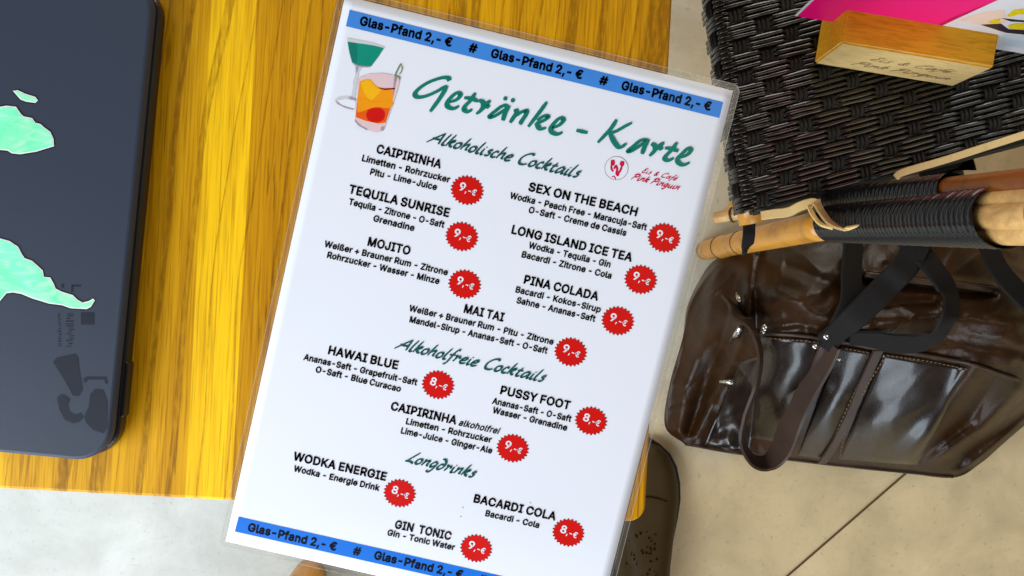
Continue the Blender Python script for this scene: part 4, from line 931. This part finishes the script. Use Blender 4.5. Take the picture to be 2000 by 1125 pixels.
leafpoly('yellow_print', [lp(*p) for p in ((1968, 48), (1985, 45), (2012, 44), (2012, 57), (1972, 55))], M['cardyellow'], .0003)
leafpoly('dark_print', [lp(*p) for p in ((1915, 47), (1955, 45), (1970, 56), (2012, 58), (2012, 68), (1965, 63))], M['carddark'], .0002)
leafpoly('dark_print', [lp(*p) for p in ((1955, 34), (1972, 36), (2012, 40), (2012, 43), (1975, 41))], M['carddark'], .0002)
leafpoly('pale_blue_print', [lp(*p) for p in ((1958, 66), (2012, 70), (2012, 96), (1958, 88))], M['paleblue'], .0001)

# ------------------------------------------------------------------ leather bag
outl = [(1338,868,.035),(1440,886,.05),(1540,899,.062),(1650,912,.066),(1760,923,.066),(1862,933,.062),(1915,905,.07),(1958,868,.08),(2000,832,.08),(2075,775,.08),
        (2140,650,.06),(2120,520,.08),(2060,440,.11),(1960,392,.14),(1870,338,.16),(1720,352,.17),(1560,440,.17),(1480,472,.14),(1420,502,.10),(1382,540,.07),
        (1348,598,.05),(1334,660,.035),(1308,750,.025),(1299,832,.015)]
inner = [(1560,540,.25),(1700,530,.25),(1850,540,.25),(2000,580,.24),(1500,600,.22),(1600,610,.27),(1750,620,.275),(1900,640,.27),(2020,670,.25),(1495,655,.215),(1620,668,.235),(1740,690,.24),(1880,715,.235),(1990,745,.21),
         (1480,760,.15),(1580,765,.175),(1700,785,.18),(1830,800,.175),(1940,790,.165),(1560,848,.122),(1700,866,.128),(1830,882,.124),(1430,620,.15),(1390,700,.075),(1370,800,.04),(1410,790,.06),(1455,840,.06),(1440,700,.125)]
CP = np.array(outl+inner, float); xy = CP[:, :2]/400.0
def tps(r): return np.where(r > 1e-9, r*r*np.log(np.maximum(r, 1e-9)), 0)
Kp = tps(np.linalg.norm(xy[:, None]-xy[None], axis=2)); nP = len(CP); PP = np.hstack([np.ones((nP, 1)), xy])
Ls = np.block([[Kp+np.eye(nP)*2e-3, PP], [PP.T, np.zeros((3, 3))]]); cf = np.linalg.solve(Ls, np.concatenate([CP[:, 2], np.zeros(3)]))
def seg_dist(P, poly):
    d = np.full(len(P), 1e9)
    for a, b in zip(poly[:-1], poly[1:]):
        a = np.array(a, float); b = np.array(b, float); ab = b-a; t = np.clip(((P-a)@ab)/(ab@ab), 0, 1); d = np.minimum(d, np.linalg.norm(P-(a+t[:, None]*ab), axis=1))
    return d
KF = 1.0
feats = [ # polyline, amplitude, width(px)
 ([(1484,500),(1474,560),(1480,640)], -.012, 10), ([(1400,520),(1380,640),(1340,760),(1325,860)], .010, 16), ([(1440,540),(1420,640),(1380,740),(1350,840)], -.010, 12),
 ([(1465,560),(1440,680),(1400,780),(1360,850)], .012, 15), ([(1490,690),(1440,800),(1380,868)], -.008, 16), ([(1420,750),(1440,830),(1450,880)], -.004, 14), ([(1395,790),(1410,870)], -.003, 12),
 ([(1490,560),(1560,600),(1650,640)], .007, 18), ([(1500,640),(1560,630),(1650,650)], -.006, 10), ([(1540,520),(1600,545),(1650,560)], -.007, 14), ([(1520,575),(1560,585),(1600,575)], .006, 14),
 ([(1690,545),(1800,560),(1940,575)], -.010, 8), ([(1690,530),(1800,543),(1940,560)], .009, 8), ([(1700,600),(1820,590)], -.008, 14), ([(1690,640),(1850,615)], .008, 18), ([(1860,625),(1980,630)], .007, 16),
 ([(1740,680),(1850,665),(2000,690)], -.006, 10), ([(1830,650),(1930,665),(2000,690)], -.005, 8),
 ([(1905,715),(1850,800),(1770,890)], .011, 20), ([(1945,735),(1890,820),(1800,900)], -.012, 14), ([(1990,760),(1920,835),(1800,905)], .011, 14), ([(2010,800),(1940,850),(1870,905)], -.009, 11), ([(2030,790),(1975,850),(1900,905)], .008, 12),
 ([(1990,715),(2020,740),(2060,735)], -.010, 12)]
from mathutils import noise as mnoise
def bag_z(P):
    P = np.atleast_2d(np.array(P, float)); q = P/400.0
    z = tps(np.linalg.norm(q[:, None]-xy[None], axis=2))@cf[:nP]+cf[nP]+q@cf[nP+1:]
    for pl, am, wd in feats: z = z+KF*am*np.exp(-(seg_dist(P, pl)/wd)**2)
    for k in range(len(P)):
        u, v = P[k]; q3 = Vector((u/62, v/62, .3)); wv = mnoise.noise(Vector((u/150, v/150, 4.)))
        a = mnoise.noise(q3+Vector((wv, -wv, 0))*1.3); rg = max(0, 1-abs(a)*3.2)
        mk = .62 if u < 1490 else (.55 if v < 660 else .25)
        z[k] += mk*(.0048*rg*rg+.0018*mnoise.noise(q3*2.7))
    z = z+.0016*np.sin(P[:, 0]*.045+P[:, 1]*.03)*np.sin(P[:, 1]*.05-P[:, 0]*.012)
    return np.maximum(z, .008)
cen = np.array((1700., 660.)); NA, NRr = 320, 110
oc = catmull([p for p in outl]+[outl[0]], 14)[:-1]; oc = np.array(oc); ang = np.linspace(0, len(oc), NA, endpoint=False).astype(int)
orim = oc[ang]; V = []; F = []
PTS = [cen]
for r_ in range(1, NRr+1):
    for k in range(NA): PTS.append(cen+(orim[k, :2]-cen)*(r_/NRr))
PTS = np.array(PTS); ZZ = bag_z(PTS)
for k in range(NA): 
    for r_ in range(NRr-5, NRr+1):
        i = 1+(r_-1)*NA+k; t = (r_-(NRr-5))/5; ZZ[i] = ZZ[i]*(1-t*t)+orim[k, 2]*t*t
V = [W(p[0], p[1], z) for p, z in zip(PTS, ZZ)]
F += [(0, 1+k, 1+(k+1) % NA) for k in range(NA)]
for r_ in range(1, NRr):
    for k in range(NA): 
        a = 1+(r_-1)*NA; b = 1+r_*NA; F.append((a+k, b+k, b+(k+1) % NA, a+(k+1) % NA))
last = 1+(NRr-1)*NA; base = len(V); cw_ = Vector(W(1700, 660, .1))
for k in range(NA):
    x, y, z = V[last+k]; V.append((x+(cw_.x-x)*.03, y+(cw_.y-y)*.03, 0.001))
for k in range(NA): F.append((last+k, base+k, base+(k+1) % NA, last+(k+1) % NA))
F.append(tuple(base+k for k in range(NA-1, -1, -1)))
bag = empty('leather_bag', (cw_.x, cw_.y, 0), 'slumped dark brown leather bag with black webbing handles on the floor', 'bag')
mbg = MB(); mbg.add(V, F); mbg.build('bag_body', M['leather'], bag)
def bz(u, v): return float(bag_z([(u, v)])[0])
def panel(name, c4, lift, bulge, mat=M['leatherp'], N=26, Mv=34):
    m = MB(); c4 = [np.array(c, float) for c in c4]; V = []; pts = []
    for j in range(Mv+1):
        for i in range(N+1):
            s_, t_ = i/N, j/Mv; pts.append((c4[0]*(1-s_)+c4[1]*s_)*(1-t_)+(c4[3]*(1-s_)+c4[2]*s_)*t_)
    zz = bag_z(pts)
    for idx, p in enumerate(pts):
        i = idx % (N+1); j = idx//(N+1); s_, t_ = i/N, j/Mv; ed = min(s_*N, (1-s_)*N, t_*Mv, (1-t_)*Mv)
        V.append(W(p[0], p[1], zz[idx]+(lift if ed >= 1 else -.004)+bulge*math.sin(math.pi*s_)*math.sin(math.pi*t_)))
    m.add(V, [(j*(N+1)+i, (j+1)*(N+1)+i, (j+1)*(N+1)+i+1, j*(N+1)+i+1) for j in range(Mv) for i in range(N)])
    return m.build(name, mat, bag)
panel('pocket_panel', [(1484, 652), (1612, 662), (1548, 872), (1462, 858)], .004, .012)
panel('pocket_panel', [(1640, 672), (1712, 684), (1618, 902), (1556, 892)], .004, .010)
panel('pocket_panel', [(1722, 686), (1900, 716), (1800, 912), (1632, 900)], .004, .014)
def strap(name, path, wid, mat, th=.003, tilt=None, n=18):
    P = catmull(path, n); pts = [W(p[0], p[1], max(.01, bz(p[0], p[1])+p[2])) if True else 0 for p in P]
    # smooth heights
    zs = np.array([p[2] for p in pts])
    for _ in range(60): zs[1:-1] = .25*zs[:-2]+.5*zs[1:-1]+.25*zs[2:]
    pts = [W(P[i][0], P[i][1], zs[i]) for i in range(len(P))]
    wds = None
    if tilt is not None:
        wds = []
        for i in range(len(pts)):
            t = (Vector(pts[min(i+1, len(pts)-1)])-Vector(pts[max(i-1, 0)])).normalized(); hz = t.cross(Vector((0, 0, 1))).normalized()
            tl = tilt if not hasattr(tilt, '__len__') else tilt[0]+(tilt[1]-tilt[0])*i/(len(pts)-1)
            wds.append(hz*math.cos(R(tl))+Vector((0, 0, 1))*math.sin(R(tl)))
    m = MB(); m.ribbon(pts, wid, th, wds); return m.build(name, mat, bag)
# vertical straps running down the front
strap('front_strap', [(1622, 662, .008), (1600, 720, .010), (1572, 790, .010), (1546, 850, .010), (1530, 890, .010)], .021, M['strapbrown'])
strap('front_strap', [(1716, 684, .006), (1690, 740, .009), (1660, 810, .009), (1630, 868, .009), (1606, 904, .010)], .012, M['strapbrown'])
# hanging brown loop handle
strap('loop_handle', [(1425, 588, .03), (1444, 616, .035), (1468, 640, .04), (1484, 690, .05), (1478, 750, .07), (1458, 810, .09), (1450, 860, .09), (1468, 896, .08), (1496, 904, .07), (1522, 880, .06), (1545, 826, .05), (1572, 770, .03), (1604, 712, .015), (1622, 668, .012)], .030, M['strapbrown'], .0035, (62, 66))
# black webbing handles
strap('webbing_handle', [(1604, 676, .010), (1640, 646, .02), (1684, 606, .03), (1730, 560, .04), (1768, 520, .06), (1790, 480, .08), (1800, 440, .09)], .028, M['strapblack'], .003, 15)
strap('webbing_handle', [(1775, 470, .07), (1815, 512, .07), (1848, 560, .07), (1858, 605, .07), (1838, 646, .065), (1800, 668, .055), (1750, 672, .03), (1705, 664, .012), (1660, 660, .008)], .027, M['strapblack'], .003, (8, 55))
strap('webbing_handle', [(1905, 420, .06), (1930, 480, .06), (1955, 530, .05), (2000, 580, .04), (2060, 630, .03)], .026, M['strapblack'], .003, 10)
strap('webbing_handle', [(1668, 470, .02), (1664, 530, .015), (1662, 590, .012), (1640, 640, .012)], .026, M['strapblack'], .003, 5)
strap('webbing_handle', [(1835, 270, .24), (1850, 320, .24), (1860, 360, .22), (1875, 420, .12)], .075, M['strapblack'], .003, 20)
# zip line and piping
def piping(name, path, r, mat, dz=.003):
    P = catmull(path, 8); m = MB(); m.tube([W(p[0], p[1], bz(p[0], p[1])+dz) for p in P], r, 8); return m.build(name, mat, bag)
piping('zip', [(1690, 536), (1800, 550), (1860, 556), (1940, 566)], .0035, M['strapbrown'], .006)
piping('piping', [(1486, 652), (1560, 655), (1640, 666), (1720, 682), (1810, 694), (1900, 712), (1990, 742)], .0022, M['strapbrown'], .004)
panel('hollow_shade', [(1446, 705), (1490, 690), (1470, 884), (1372, 872)], .003, .006, M['leatherp'])  # dark panel added for the shaded hollow and black strap pieces by the loop
def stitches(path, dz=.0075):
    P = np.array(catmull(path, 30)); d = np.r_[0, np.cumsum(np.linalg.norm(np.diff(P, axis=0), axis=1))]; m = MB(); x = 3
    while x < d[-1]-6:
        a = [np.interp(q, d, P[:, 0]) for q in (x, x+5)]; b = [np.interp(q, d, P[:, 1]) for q in (x, x+5)]
        m.tube([W(a[0], b[0], bz(a[0], b[0])+dz), W(a[1], b[1], bz(a[1], b[1])+dz)], .0007, 5); x += 8.5
    m.build('stitching', M['thread'], bag)
stitches([(1492, 660), (1550, 664), (1606, 670)]); stitches([(1648, 680), (1706, 691)]); stitches([(1730, 694), (1810, 705), (1892, 722)])
stitches([(1727, 700), (1690, 760), (1655, 830), (1640, 895)], .009); stitches([(1704, 694), (1672, 760), (1640, 830), (1616, 893)], .009)
piping('piping', [(1338, 866), (1440, 884), (1540, 896), (1650, 909), (1760, 920), (1860, 930)], .0030, M['leather'], -.004)
for (u, v, rr) in ((1494, 640, .0042), (1491, 646, .0035), (1614, 657, .004), (1592, 676, .0036), (1634, 700, .0022), (1640, 702, .002)):
    m = MB(); bmq = bmesh.new(); bmesh.ops.create_uvsphere(bmq, u_segments=12, v_segments=8, radius=rr); c = W(u, v, bz(u, v)+.017)
    m.add([(x.co.x+c[0], x.co.y+c[1], x.co.z*.6+c[2]) for x in bmq.verts], [tuple(k.index for k in f.verts) for f in bmq.faces]); bmq.free(); m.build('rivet', M['metal'], bag)
for pa in ([(1446, 640), (1428, 668)], [(1408, 746), (1432, 746)], [(1441, 574), (1444, 590)]):
    m = MB(); m.tube([W(pa[0][0], pa[0][1], bz(*pa[0])+.022), W(pa[1][0], pa[1][1], bz(*pa[1])+.022)], .0032, 10); m.build('buckle_bar', M['metal'], bag)
m = MB(); m.tube(catmull([W(1660, 520, bz(1660, 520)+.01), W(1652, 532, bz(1660, 520)+.01), W(1650, 545, bz(1660, 520)+.01)], 4), .003, 8); m.build('zip_puller', M['metal'], bag)

# ------------------------------------------------------------------ shoe
tp = Vector(W(1262, 864, .02)); shoe = empty('leather_shoe', (tp.x, tp.y-.15, 0), 'brown leather shoe with dark punched pattern below the menu edge', 'shoe')
prof = [(0, .004, .020, .026), (.006, .020, .018, .034), (.018, .033, .016, .042), (.036, .043, .014, .047), (.060, .049, .012, .052), (.085, .0505, .012, .058), (.11, .048, .012, .066), (.14, .043, .012, .078), (.17, .039, .012, .090), (.20, .037, .012, .098), (.235, .036, .012, .10), (.265, .033, .012, .10), (.285, .022, .012, .10), (.29, .006, .014, .09)]
V = []; F = []; SG = 24
for (y, hw, zb, zt) in prof:
    for k in range(SG):
        a = 2*math.pi*k/SG; cx = math.copysign(abs(math.cos(a))**.75, math.cos(a)); szn = math.sin(a)
        z = zb+(zt-zb)*(max(0, szn)**.8) if szn > 0 else zb
        V.append((tp.x+cx*hw-.12*y*.35, tp.y-y, z))
for i in range(len(prof)-1):
    for k in range(SG): F.append((i*SG+k, i*SG+(k+1) % SG, (i+1)*SG+(k+1) % SG, (i+1)*SG+k))
F += [tuple(range(SG)), tuple((len(prof)-1)*SG+k for k in range(SG))]
m = MB(); m.add(V, F); up_ = m.build('upper', M['shoe'], shoe)
V = []; F = []; out_ = [(y, hw+.0042) for y, hw, _, _ in prof]; ring = [(tp.x+hw-.042*y, tp.y-y+(.004 if i == 0 else 0)) for i, (y, hw) in enumerate(out_)]+[(tp.x-hw-.042*y, tp.y-y+(.004 if i == 0 else 0)) for i, (y, hw) in reversed(list(enumerate(out_)))]
n = len(ring); m = MB(); m.add([(x, y, 0) for x, y in ring]+[(x, y, .016) for x, y in ring], [tuple(range(n-1, -1, -1)), tuple(range(n, 2*n))]+[(k, (k+1) % n, n+(k+1) % n, n+k) for k in range(n)])
m.build('sole', M['sole'], shoe, smooth=False)
m = MB(); random.seed(5)
for k in range(60):
    y = random.uniform(.115, .19); x = random.uniform(-1, .35)*.030
    zt = np.interp(y, [p[0] for p in prof], [p[3] for p in prof]); zb = .012; hw = np.interp(y, [p[0] for p in prof], [p[1] for p in prof])
    cxn = min(.99, abs(x)/hw)**(1/.75); z = zb+(zt-zb)*(math.sqrt(1-cxn**2)**.8)+.0006; r_ = random.uniform(.0006, .0019)
    c = (tp.x+x-.042*y, tp.y-y, z); m.add([(c[0]+r_*math.cos(q*.7), c[1]+r_*1.3*math.sin(q*.7), c[2]) for q in range(9)], [tuple(range(9))])
m.build('punched_pattern', M['perf'], shoe, smooth=False)
m = MB(); m.tube(catmull([(tp.x-.046-.042*.075, tp.y-.092, .03), (tp.x-.03-.042*.07, tp.y-.078, .05), (tp.x-.003, tp.y-.070, .0555), (tp.x+.025, tp.y-.078, .051), (tp.x+.042, tp.y-.092, .03)], 6), .0012, 6); m.build('toe_cap_seam', M['perf'], shoe)

# ------------------------------------------------------------------ neighbouring chair whose leg shows at the lower edge
lb = Vector(W(606, 1122, 0)); ch2 = empty('bamboo_stool', (lb.x, lb.y-.24, 0), 'bamboo stool whose golden brown leg shows below the menu', 'stool')
for dx, dy in ((0, 0), (-.24, -.24), (.24, -.24), (0, -.48)):
    pole('stool_leg', [(lb.x+dx, lb.y+dy, 0), (lb.x+dx, lb.y+dy, .2), (lb.x+dx, lb.y+dy, .40)], .0235, M['bamboo'], (.5,), 20, ch2)
m = MB(); m.box((lb.x, lb.y-.24, .41), (.27, .27, 0), (-.27, .27, 0), (0, 0, .03)); m.build('stool_seat', M['bamboored'], ch2, smooth=False, bevel=.006)
